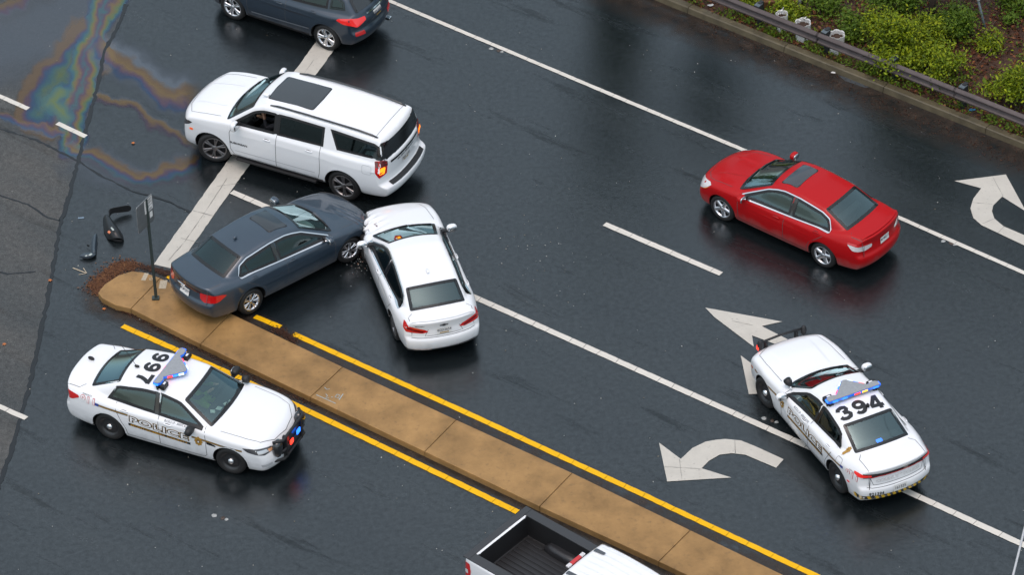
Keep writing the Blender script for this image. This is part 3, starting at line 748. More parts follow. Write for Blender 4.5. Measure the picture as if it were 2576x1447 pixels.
# ------------------------------------------------------------------ slate-blue sedan straddling the median
def build_blue_sedan():
    def dent(x, y, z, f):
        # crushed right front corner
        r = np.sqrt(((x - 2.32) / .42) ** 2 + ((y + .82) / .40) ** 2 + ((z - .62) / .5) ** 2)
        w = .5 + .5 * np.sin(x * 23 + z * 17) * np.sin(y * 19 - z * 11)
        f = f + np.clip(1 - r, 0, 1) * (.18 + .09 * w)
        return f + .020 * np.exp(-((x - 1.75) / .14) ** 2 - ((y + .45) / .35) ** 2) * np.sin(x * 40 + y * 14)
    S = dict(W=.91, xf=2.30, xr=-2.56, H=1.46, wb=2.74, rw=.325, belt=.94, gw=.80, tum=.44, paint=P_BLUE, extra=dent,
             deck=[(-2.7, .96), (-2.45, 1.045), (-2.0, 1.07), (-1.2, 1.0), (.9, .98), (1.2, .985), (1.75, .90), (2.1, .78), (2.3, .66), (2.5, .5)],
             roof=[(-2.35, .95), (-1.95, 1.07), (-1.38, 1.36), (-.7, 1.44), (-.2, 1.455), (.25, 1.39), (1.12, .985), (1.35, .85)])
    x, y = W(0, 0); c = Car('sedan', 'slate blue sedan with crushed front corner resting its tail on the median', 'car', S, (-5.166, 68.641 - OY, .035), 38.94, tilt=(R(-1.4), R(.9)))
    c.top_window('windshield', 1.09, .27, G_CLEAR, FRIT); c.top_window('rear_window', -1.92, -1.37, G_TINT, FRIT)
    sedan_sides(c, (.92, -.36, -1.42), .30, .945, [(-.20, .86), (-1.24, .90)], (-1.55, -.52, .84, .10), G_TINT, G_TINT, trim=CHROME, mold=[(-.98, .56), (.88, .52)])
    for sd in ('left', 'right'): c.strip('window_bar', [(-1.28, .98), (-1.34, 1.2)], sd, SEAL, w=.03, off=.006)
    c.window('sunroof', [(-.42, .36), (.05, .40), (.05, -.40), (-.42, -.36)], 'top', mat('sunroof_glass', (.012, .014, .016), .1, coat=1), SEAL, hole=False, inner=.012)
    hood_lines(c, 1.28, 2.16, .74, .62)
    c.strip('trunk_gap', [(-1.98, .62), (-2.05, .70), (-2.42, .66)], 'top', GAP); c.strip('trunk_gap', [(-1.98, -.62), (-2.05, -.70), (-2.42, -.66)], 'top', GAP)
    c.finish(common_rules(c, (1.2, 2.18), -1.96, .60, .30), liner_x=(-1.85, 1.05)); put_handles(c)
    cabin(c, 1.12, .05, -.9, .32, SEATT, .94)
    # deployed airbag against the windscreen
    pod('airbag', (.62, -.30, .98), (.17, .30, .15), mat('airbag_cloth', (.6, .64, .62), .9), c.root, 2.2)
    for sg, sd in ((1, 'left'), (-1, 'right')):
        k = 'rl' if sg > 0 else 'rr'
        decal_light(c, 'tail_light', cpoly(k, [(-2.46, .50, .72), (-2.46, .50, .86), (-2.36, .78, .88), (-2.12, .86, .84), (-2.02, .88, .80), (-2.22, .86, .70), (-2.44, .60, .66)]), k, RED)
    c.strip('trunk_trim', [(-.48, .865), (.48, .865)], 'rear', DRED, w=.03, off=.012)
    pod('number_lamp_cover', c.shoot('rear', .16, .80, .004), (.02, .14, .025), CHROME, c.root, 2.5)
    c.text('maker_badge', 'H', 'rear', (0, .93), .075, CHROME, bold=.03, off=.012)
    plate(c, .715, '8CM 2971')
    c.strip('bumper_gap', [(-.68, .61), (-.5, .60), (.5, .60), (.68, .61)], 'rear', GAP, w=.014)
    for k in ('fl', 'fr'):
        decal_light(c, 'headlight', cpoly(k, [(2.26, .42, .62), (2.20, .50, .70), (1.92, .80, .80), (1.84, .86, .80), (1.92, .86, .68), (2.16, .72, .58)]), k, HEAD if k == 'fl' else mat('headlight_white', (.75, .76, .78), .15, coat=1), off=.02)
        decal_light(c, 'indicator', cpoly(k, [(2.06, .76, .64), (1.90, .83, .72), (1.94, .84, .66), (2.10, .76, .60)]), k, AMBER, off=.028)
    decal_light(c, 'grille', [(-.42, .56), (-.46, .66), (.46, .66), (.42, .56)], 'front', GLOSS)
    mirrors(c, .74, 1.0, 1.0, P_BLUE); wipers(c, 1.10, -.55, .05)
    pod('roof_antenna', (-1.08, .0, 1.435), (.055, .03, .025), P_BLUE, c.root, 2.2)
    fit_wheels(c, 'blue', .215, .215, (7, .017, .16), SILVER, steer=-6, drop={(1, 1): -.02, (1, -1): .012, (-1, 1): .03, (-1, -1): -.03})
    return c

# ------------------------------------------------------------------ white sedan it hit
def build_white_sedan():
    def dent(x, y, z, f):
        r = np.sqrt(((x - 1.75) / .75) ** 2 + ((y - .92) / .42) ** 2 + ((z - .66) / .5) ** 2)
        w = np.sin(x * 21 + z * 13) * np.sin(z * 26 + y * 9)
        f = f + np.clip(1 - r, 0, 1) * (.30 + .10 * w)
        # buckled bonnet edge
        return f + .05 * np.exp(-((x - 1.5) / .3) ** 2 - ((y - .62) / .22) ** 2) * np.sin(x * 26 + y * 12)
    S = dict(W=.925, xf=2.40, xr=-2.50, H=1.47, wb=2.83, rw=.335, belt=.95, gw=.81, tum=.46, paint=P_WHITE, extra=dent, gcrown=.11,
             deck=[(-2.7, .98), (-2.42, 1.075), (-2.0, 1.085), (-1.2, 1.0), (.9, .99), (1.2, .985), (1.8, .91), (2.15, .80), (2.35, .68), (2.6, .5)],
             roof=[(-2.4, 1.0), (-2.0, 1.10), (-1.42, 1.34), (-.8, 1.44), (-.2, 1.465), (.15, 1.42), (.5, 1.27), (1.15, .975), (1.4, .85)])
    c = Car('sedan', 'white sedan with a caved-in front fender nosed against the blue car', 'car', S, (-2.093, 67.783 - OY), 104.61)
    c.top_window('windshield', 1.10, .16, G_CLEAR, FRIT); c.top_window('rear_window', -1.98, -1.44, G_MID, FRIT, inset=.03)
    sedan_sides(c, (.88, -.30, -1.32), .30, .955, [(-.14, .88), (-1.16, .92)], (-1.66, -.44, .84, .14), G_TINT, G_TINT, trim=CHROME)
    hood_lines(c, 1.26, 2.26, .74, .60)
    c.strip('trunk_gap', [(-2.02, .60), (-2.10, .70), (-2.45, .68)], 'top', GAP); c.strip('trunk_gap', [(-2.02, -.60), (-2.10, -.70), (-2.45, -.68)], 'top', GAP)
    c.finish(common_rules(c, (1.2, 2.28), -2.02, .62, .30), liner_x=(-1.95, 1.05)); put_handles(c)
    cabin(c, 1.12, .05, -.9, .32, SEATB, .95)
    c.strip('spoiler_lip', [(-2.375 + .26 * (abs(y) / .925) ** 2.5, y) for y in np.linspace(-.70, .70, 13)], 'top', P_WHITE, w=.06, off=.022)
    for sg, sd in ((1, 'left'), (-1, 'right')):
        k = 'rl' if sg > 0 else 'rr'
        t = decal_light(c, 'tail_light', cpoly(k, [(-2.42, .36, .80), (-2.41, .44, .86), (-2.34, .66, .93), (-2.20, .80, .985), (-2.10, .84, .98), (-2.14, .84, .86), (-2.24, .80, .80), (-2.40, .48, .77)]), k, RED)
        c.patch('light_bar', cpoly(k, [(-2.40, .46, .82), (-2.24, .78, .92), (-2.24, .78, .88), (-2.40, .48, .79)]), k, DRED, off=.012, parent=t)
        f_ = 'fl' if sg > 0 else 'fr'
        decal_light(c, 'headlight', cpoly(f_, [(2.36, .40, .66), (2.34, .44, .73), (2.0, .80, .80), (1.92, .84, .78), (2.04, .84, .70)]), f_, HDARK)
        decal_light(c, 'bumper_trim', [(sg * .30, .36), (sg * .30, .385), (sg * .68, .395), (sg * .68, .37)], 'rear', CHROME, off=.012)
    decal_light(c, 'lower_valance', [(-.78, .27), (-.82, .36), (.82, .36), (.78, .27)], 'rear', BLK, off=.008)
    decal_light(c, 'grille', [(-.40, .42), (-.55, .62), (.55, .62), (.40, .42)], 'front', GLOSS)
    b = [(-.10, .0), (-.08, .022), (-.03, .022), (-.03, .04), (.03, .04), (.03, .022), (.08, .022), (.10, 0), (.08, -.022), (.03, -.022), (.03, -.04), (-.03, -.04), (-.03, -.022), (-.08, -.022)]
    c.patch('maker_badge', [(u, .945 + v * .8) for u, v in b], 'rear', mat('badge_dark', (.04, .04, .045), .3), off=.012)
    c.text('model_badge', 'MALIBU', 'rear', (.52, .965), .032, mat('badge_dark', (.04, .04, .045), .3), squeeze=1.2, bold=.01, off=.012)
    plate(c, .80, '4GD3654')
    c.strip('bumper_gap', [(-.7, .67), (-.6, .66), (.6, .66), (.7, .67)], 'rear', GAP, w=.010)
    c.strip('lid_gap', [(-.34, .86), (-.42, .70), (.42, .70), (.34, .86)], 'rear', GAP, w=.009)
    # torn fender liner where the blue car struck
    bm = bmesh.new()
    for i in range(9):
        a = Vector((1.35 + .1 * i, .80 - .02 * i, .82 - .03 * (i % 3))); v = [bm.verts.new(a + Vector((random.uniform(-.09, .09), random.uniform(-.05, .07), random.uniform(-.08, .08)))) for _ in range(3)]
        bm.faces.new(v)
    from_bm('torn_metal', bm, mat('bare_metal', (.35, .34, .33), .35, metal=.8), c.root)
    decal_light(c, 'scrape_mark', [(1.30, .52), (1.34, .57), (1.46, .60), (1.44, .52)], 'top', mat('scrape', (.12, .05, .05), .6), off=.006)
    mirrors(c, .72, 1.0, 1.02, P_WHITE); wipers(c, 1.10, -.1, -.62)
    pod('roof_antenna', (-1.12, 0, 1.425), (.08, .03, .03), P_WHITE, c.root, 2.2)
    fit_wheels(c, 'white', .22, .225, (5, .035, .17), MACH, steer=4)
    return c

# ------------------------------------------------------------------ red sedan
def build_red_sedan():
    def crease(x, y, z, f):
        ay = np.abs(y); d = (ay - (.24 + .16 * (x - 1.0)))
        return f + .012 * np.tanh(d / .03) * np.exp(-((x - 1.5) / .5) ** 2) * np.clip((z - .7) * 5, 0, 1) * -1
    S = dict(W=.91, xf=2.30, xr=-2.50, H=1.46, wb=2.776, rw=.33, belt=.95, gw=.80, tum=.44, paint=P_RED, extra=crease,
             deck=[(-2.7, .98), (-2.42, 1.09), (-1.95, 1.10), (-1.2, 1.0), (.9, .99), (1.15, .99), (1.7, .91), (2.05, .79), (2.25, .68), (2.5, .5)],
             roof=[(-2.3, .98), (-1.92, 1.10), (-1.27, 1.38), (-.6, 1.455), (-.1, 1.46), (.27, 1.39), (1.12, .98), (1.35, .85)])
    c = Car('sedan', 'glossy red sedan with a dark sunroof driving past the turn arrows', 'car', S, (6.368, 69.742 - OY), 139.58)
    c.top_window('windshield', 1.09, .28, G_CLEAR, FRIT); c.top_window('rear_window', -1.89, -1.26, G_MID, FRIT)
    sedan_sides(c, (.90, -.32, -1.36), .29, .945, [(-.12, .83), (-1.20, .90)], (-1.50, -.46, .86, .12), G_MID, G_MID, trim=CHROME)
    c.window('sunroof', [(-.34, .40), (.08, .42), (.08, -.42), (-.34, -.40)], 'top', mat('sunroof_grey', (.03, .03, .034), .12, coat=1), SEAL, hole=False, inner=.012)
    hood_lines(c, 1.26, 2.14, .72, .60)
    c.strip('trunk_gap', [(-1.96, .62), (-2.04, .70), (-2.42, .66)], 'top', GAP); c.strip('trunk_gap', [(-1.96, -.62), (-2.04, -.70), (-2.42, -.66)], 'top', GAP)
    c.finish(common_rules(c, (1.2, 2.16), -1.95, .60, .29), liner_x=(-1.85, 1.05)); put_handles(c)
    cabin(c, 1.12, .05, -.9, .32, SEATG, .95)
    for sg, sd in ((1, 'left'), (-1, 'right')):
        k = 'rl' if sg > 0 else 'rr'; f_ = 'fl' if sg > 0 else 'fr'
        decal_light(c, 'tail_light', cpoly(k, [(-2.42, .46, .80), (-2.42, .46, .88), (-2.28, .76, .90), (-2.04, .86, .91), (-2.16, .85, .80), (-2.36, .66, .76)]), k, CLEAR)
        decal_light(c, 'brake_light', cpoly(k, [(-2.42, .46, .885), (-2.41, .46, .93), (-2.28, .76, .955), (-2.06, .86, .95), (-2.04, .86, .915), (-2.28, .76, .905)]), k, RED, off=.009)
        decal_light(c, 'headlight', cpoly(f_, [(2.26, .44, .60), (2.20, .50, .70), (1.86, .82, .83), (1.74, .86, .83), (1.86, .86, .70), (2.12, .76, .58)]), f_, CLEAR)
        decal_light(c, 'indicator', cpoly(f_, [(2.00, .80, .60), (1.74, .86, .79), (1.84, .86, .70), (2.06, .78, .58)]), f_, AMBER, off=.012)
        c.strip('side_skirt', [(-.95, .27), (.95, .27)], sd, P_RED, w=.06, off=.012)
    c.strip('spoiler', [(-2.36 + .26 * (abs(y) / .91) ** 2.5, y) for y in np.linspace(-.64, .64, 13)], 'top', P_RED, w=.07, off=.03)
    decal_light(c, 'grille', [(-.38, .56), (-.44, .68), (.44, .68), (.38, .56)], 'front', GLOSS)
    plate(c, .80, 'M 48217', sub=False)
    mirrors(c, .76, .99, 1.0, P_RED); wipers(c, 1.10, -.1, -.62)
    fit_wheels(c, 'red', .215, .228, (5, .048, 0), SILVER)
    return c

# ------------------------------------------------------------------ police cars
P_GOLD = mat('decal_gold', (.38, .21, .03), .4); P_INK = mat('decal_black', (.012, .012, .013), .4); P_WHT = mat('decal_white', (.8, .8, .8), .4)
P_REDD = mat('decal_red', (.5, .02, .03), .4); P_BLU = mat('decal_blue', (.03, .06, .3), .4); P_CLOCK = mat('decal_grey', (.35, .35, .36), .5)
E_BLUE = mat('strobe_blue', (.02, .08, .8), .2, emit=(.02, .16, 1), estr=2.2); E_RED = mat('strobe_red', (.8, .02, .02), .2, emit=(1, .04, .02), estr=2.0)
E_AMB = mat('strobe_amber', (.9, .4, .02), .2, emit=(1, .38, .03), estr=1.8); E_WHT = mat('strobe_white', (.8, .9, 1), .2, emit=(.35, .6, 1), estr=2.2)
L_BLUE = mat('lens_blue', (.02, .10, .55), .15, coat=1, emit=(.02, .2, .9), estr=.35)
def lightbar(c, x, z, half=.62):
    g = mat('lightbar_grey', (.27, .285, .30), .45, var=.1, vscale=20)
    out = [(x, -half + .04), (x + .015, -half), (x + .12, -half), (x + .17, -half + .06), (x + .175, -half + .16), (x + .14, -half + .25), (x + .47, -.06), (x + .49, 0), (x + .47, .06), (x + .14, half - .25), (x + .175, half - .16), (x + .17, half - .06), (x + .12, half), (x + .015, half), (x, half - .04)]
    base = prism('lightbar', [tuple(p) for p in offs(out, .03)], z + .045, z + .075, BLK, c.root)
    prism('lens', out, z + .075, z + .125, L_BLUE, base)
    prism('top_plate', [tuple(p) for p in offs(out, .012)], z + .125, z + .14, g, base, bev=.006)
    for y in (-half + .1, half - .1):
        box('foot', (x + .04, y - .05, z - .05), (x + .16, y + .05, z + .05), BLK, base, bev=.01)
    bm_pts = []
    for i, (y, m) in enumerate([(-.50, E_BLUE), (-.24, E_AMB), (-.06, E_RED), (.24, E_BLUE), (.46, E_BLUE)]):
        box('strobe', (x - .008, y - .065, z + .083), (x + .03, y + .065, z + .118), m, base)
    for sg in (1, -1):
        for k, m in ((.28, E_RED), (.55, E_BLUE), (.82, E_WHT)):
            a = Vector((x + .14, sg * (half - .25), 0)); b = Vector((x + .47, sg * .06, 0)); p = a.lerp(b, k)
            ang = math.atan2(b.y - a.y, b.x - a.x)
            box('strobe', (-.055, -.014, z + .083), (.055, .014, z + .118), m, base, mtx=Matrix.Translation((p.x + .004, p.y + sg * .004, 0)) @ Matrix.Rotation(ang, 4, 'Z'))
        box('strobe', (x + .03, sg * half - .012, z + .083), (x + .13, sg * half + .012, z + .118), E_BLUE, base)
    # side straps down to the gutter
    for sg in (1, -1):
        q_ = box('bracket', (x + .17, min(sg * (half - .20), sg * half), z - .02), (x + .27, max(sg * (half - .20), sg * half), z + .085), BLK, base, bev=.012)
        box('take_down_light', (x + .20, min(sg * (half - .16), sg * (half - .08)), z + .083), (x + .24, max(sg * (half - .16), sg * (half - .08)), z + .092), P_WHT, base)
        a = (x + .10, sg * (half - .02), z + .03); b = c.shoot('left' if sg > 0 else 'right', x + .10, ztop(c, x + .1, .02), .02)
        tube('strap', [a, b], .025, BLK, base, 6)
DIGITS = {'9': ([(.31 + .215 * math.cos(a), .68 + .22 * math.sin(a)) for a in np.linspace(0, 2 * math.pi, 17)], [(.525, .70), (.53, .52), (.49, .30), (.40, .15), (.27, .09), (.14, .13), (.07, .24)]),
          '3': ([(.06, .70), (.11, .84), (.28, .91), (.44, .86), (.49, .73), (.42, .60), (.26, .54)], [(.26, .52), (.44, .48), (.54, .33), (.47, .16), (.29, .09), (.12, .15), (.05, .30)]),
          '4': ([(.45, .0), (.45, 1.0)], [(.0, .255), (.64, .255)], [(.41, .94), (.06, .30)]), '7': ([(.02, .91), (.62, .91)], [(.56, .90), (.40, .62), (.29, .32), (.25, 0)])}
def roof_number(c, txt, x0, y0, h=.37, pitch=.36, ws=.29):
    """large roof digits laid as thick strokes"""
    for i, ch in enumerate(txt):
        yl = y0 + pitch * (len(txt) - 1) / 2 - pitch * i + ws / 2; par = None
        for k, st in enumerate(DIGITS[ch]):
            o = c.strip('roof_digit' if par is None else 'digit_stroke', [(x0 + (v - .5) * h, yl - u / .62 * ws) for u, v in st], 'top', P_INK, w=.088, off=.007 + .0015 * k, parent=par, step=.03); par = par or o
def outline_text(c, txt, sd, at, size, sq, slope):
    c.text('decal_lettering_edge', txt, sd, at, size, P_GOLD, width=sq, bold=.085, off=.006, slope=slope)
    c.text('decal_lettering', txt, sd, at, size, P_INK, width=sq, bold=.062, off=.0085, slope=slope)
    c.text('decal_lettering_fill', txt, sd, at, size, P_WHT, width=sq, bold=.012, off=.011, slope=slope)
def badge(c, sd, x, z, r=.10):
    P = [(x + r * k * math.cos(t), z + r * 1.25 * k * math.sin(t)) for t, k in zip(np.linspace(0, 2 * math.pi, 17)[:-1], [1, .8] * 8)]
    b = c.patch('police_badge', P, sd, P_GOLD, off=.008); c.patch('badge_seal', [(x + r * .4 * math.cos(t), z + r * .45 * math.sin(t)) for t in np.linspace(0, 2 * math.pi, 13)[:-1]], sd, mat('badge_brown', (.12, .06, .02), .4), off=.011, parent=b)
    c.patch('badge_dot', [(x + r * .2 * math.cos(t), z - .01 + r * .24 * math.sin(t)) for t in np.linspace(0, 2 * math.pi, 9)[:-1]], sd, P_WHT, off=.013, parent=b)
def police_livery(c, sd, xt, zt, zs, x911, slope, fl=1):
    """fl: +1 when forward lies to the reader's right"""
    outline_text(c, 'POLICE', sd, (xt, zt), .135, 1.36, slope * fl)
    sg = 1 if sd == 'left' else -1
    w = .73
    c.patch('county_band', [(xt - w, zt - .15 - slope * w - .032), (xt + w, zt - .15 + slope * w - .032), (xt + w, zt - .15 + slope * w + .032), (xt - w, zt - .15 - slope * w + .032)], sd, P_INK, off=.005)
    c.text('county_lettering', 'MONTGOMERY COUNTY', sd, (xt, zt - .15), .052, mat('decal_orange', (.55, .28, .02), .4), width=1.34, bold=.02, off=.009, slope=slope * fl)
    (xa, za), (xb, zb), (xc, zc), (xd, zd) = zs
    for off_z, m, wd in ((.016, P_INK, .012), (0, P_GOLD, .022), (-.016, P_INK, .012)):
        c.strip('stripe', [(xa, za + off_z), (xb, zb + off_z)], sd, m, w=wd, off=.005); c.strip('stripe', [(xc, zc + off_z), (xd, zd + off_z)], sd, m, w=wd, off=.005)
    c.patch('flag_patch', [(xa, za - .03), (xa - .09, za - .025), (xa - .09, za + .035), (xa, za + .03)], sd, P_BLU, off=.006)
    c.text('decal_lettering_edge', '911', sd, (x911[0], x911[1]), .125, P_REDD, width=.33, bold=.06, off=.006)
    c.text('decal_lettering', '911', sd, (x911[0], x911[1]), .125, P_WHT, width=.33, bold=.015, off=.009)
    c.text('small_lettering', 'EMERGENCY', sd, (x911[0] - .02, x911[1] + .095), .022, P_INK, squeeze=1.3, bold=.0, off=.007)

def build_interceptor():
    S = dict(W=.955, xf=2.44, xr=-2.66, H=1.55, wb=2.868, rw=.345, belt=1.00, gw=.84, tum=.46, paint=P_WHITE, crown=.07, gx0=-.4,
             deck=[(-2.9, .98), (-2.62, 1.08), (-2.45, 1.12), (-2.0, 1.13), (-1.2, 1.05), (.9, 1.05), (1.15, 1.05), (1.8, .985), (2.15, .90), (2.38, .78), (2.6, .6)],
             roof=[(-2.45, 1.0), (-2.02, 1.14), (-1.32, 1.44), (-.7, 1.53), (-.2, 1.545), (.3, 1.48), (1.10, 1.045), (1.35, .9)])
    c = Car('police_car', 'white police sedan with push bumper and large roof number 997', 'police car', S, (-6.876, 63.308 - OY), -25.33)
    c.top_window('windshield', 1.05, .34, G_CLEAR, FRIT, inset=.03); c.top_window('rear_window', -1.98, -1.30, G_CLEAR, FRIT, inset=.03)
    sedan_sides(c, (.88, -.20, -1.22), .31, 1.005, [(.02, .90), (-1.02, .93)], (-1.46, -.28, .80, .16), G_CLEAR, G_MID)
    hood_lines(c, 1.24, 2.30, .78, .66)
    c.strip('trunk_gap', [(-2.06, .62), (-2.16, .74), (-2.52, .70)], 'top', GAP); c.strip('trunk_gap', [(-2.06, -.62), (-2.16, -.74), (-2.52, -.70)], 'top', GAP)
    c.finish(common_rules(c, (1.18, 2.30), -2.04, .62, .31, .84), liner_x=(-1.95, 1.05)); put_handles(c)
    cabin(c, 1.1, .05, -.95, .34, SEATB, 1.0)
    for i, (px, py, s_) in enumerate([(.80, -.10, .055), (.86, .08, .045), (.72, -.24, .05), (.9, .2, .03)]):
        box('dash_paper', (px - s_, py - s_, .955), (px + s_, py + s_, .962), mat('paper_white', (.75, .78, .72), .7), c.root, mtx=Matrix.Translation((px, py, 0)) @ Matrix.Rotation(i, 4, 'Z') @ Matrix.Translation((-px, -py, 0)))
    roof_number(c, '997', -.775, -.03)
    lightbar(c, -.44, 1.54)
    badge(c, 'right', .74, .71); badge(c, 'left', .74, .71)
    zs = [(-1.62, .90), (-.93, .86), (.58, .78), (1.74, .735)]
    police_livery(c, 'right', -.19, .755, zs, (-1.90, .93), -.045, 1); police_livery(c, 'left', -.19, .755, zs, (-1.90, .93), -.045, -1)
    for sd in ('left', 'right'): c.text('small_lettering', 'BUCKLE UP - ARRIVE ALIVE', sd, (.22, .965), .034, mat('decal_charcoal', (.06, .06, .07), .5), squeeze=1.0, bold=0, off=.006)
    for sg, sd in ((1, 'left'), (-1, 'right')):
        k = 'rl' if sg > 0 else 'rr'; f_ = 'fl' if sg > 0 else 'fr'
        decal_light(c, 'tail_light', cpoly(k, [(-2.54, .62, .82), (-2.53, .62, .94), (-2.40, .80, .99), (-2.16, .89, .96), (-2.12, .89, .92), (-2.30, .87, .82), (-2.50, .74, .78)]), k, RED)
        h = decal_light(c, 'headlight', cpoly(f_, [(2.34, .52, .70), (2.28, .60, .77), (1.90, .88, .83), (1.74, .91, .82), (1.86, .91, .74), (2.22, .80, .66)]), f_, HDARK)
        c.patch('headlamp_bulb', cpoly(f_, [(2.24, .66, .70), (2.20, .70, .76), (2.04, .84, .78), (2.08, .85, .70)]), f_, HEAD, off=.012, parent=h)
        c.patch('indicator', cpoly(f_, [(2.33, .54, .70), (2.29, .58, .75), (2.22, .68, .75), (2.26, .68, .69)]), f_, mat('amber_soft', (.6, .3, .15), .2, coat=1), off=.013, parent=h)
        decal_light(c, 'fender_vent', [(.93, .69), (.92, .76), (1.13, .72), (1.15, .68)], sd, GLOSS, off=.007)
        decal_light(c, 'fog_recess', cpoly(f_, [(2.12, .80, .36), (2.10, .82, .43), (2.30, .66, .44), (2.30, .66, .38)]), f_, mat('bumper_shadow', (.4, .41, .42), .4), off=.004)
    decal_light(c, 'grille', [(-.42, .46), (-.50, .74), (.50, .74), (.42, .46)], 'front', BLK)
    c.strip('bumper_gap', [(-.7, .67), (-.6, .66), (.6, .66), (.7, .67)], 'rear', GAP, w=.010)
    plate(c, .80, '81942')
    # push bumper: two uprights, curved cross tubes, mesh and strobes
    pb = box('push_bumper', (2.40, -.36, .36), (2.50, -.30, .93), BLK, c.root, bev=.015)
    box('upright', (2.40, .30, .36), (2.50, .36, .93), BLK, pb, bev=.015)
    for z in (.40, .62, .90): tube('crossbar', [(2.30 if abs(y) > .5 else 2.47, y, z) for y in (-.60, -.45, -.33, 0, .33, .45, .60)], .034, BLK, pb, 8)
    prism('mesh_panel', [(2.43, -.33), (2.455, -.33), (2.455, .33), (2.43, .33)], .42, .88, mat('mesh_black', (.02, .02, .022), .35, coat=.5), pb)
    for sg in (-1, 1): pod('wing_plate', (2.36, sg * .50, .70), (.10, .14, .20), GLOSS, pb, 3.0)
    box('strobe', (2.50, -.22, .62), (2.525, -.10, .72), E_RED, pb); box('strobe', (2.50, .08, .66), (2.525, .22, .76), E_BLUE, pb)
    mirrors(c, .60, 1.02, 1.05, BLK, (.08, .13, .085)); wipers(c, 1.06, -.62, -.02)
    for sg in (1, -1):
        if sg < 0: continue
        sp = lathe('spotlight', [(-.09, .001), (-.085, .05), (-.02, .085), (.06, .085), (.065, .001)], BLK, c.root, n=16, axis='z'); sp.matrix_local = Matrix.Translation((.98, sg * .80, 1.12)) @ Matrix.Rotation(R(80), 4, 'Y')
        tube('spotlight_arm', [(.96, sg * .80, 1.10), (.90, sg * .78, 1.02)], .015, BLK, sp if False else c.root, 6)
    a = pod('whip_antenna', (-1.10, -.10, 1.50), (.06, .035, .025), BLK, c.root, 2.2)
    tube('whip', [(-1.12, -.10, 1.51), (-1.32, -.02, 1.68), (-1.56, .06, 1.84)], .006, BLK, a, 5)
    pod('trunk_antenna', (-2.34, .10, 1.165), (.08, .03, .05), BLK, c.root, 2.0)
    fit_wheels(c, 'pi', .225, .232, 'steel', STEEL, steer=5)
    return c

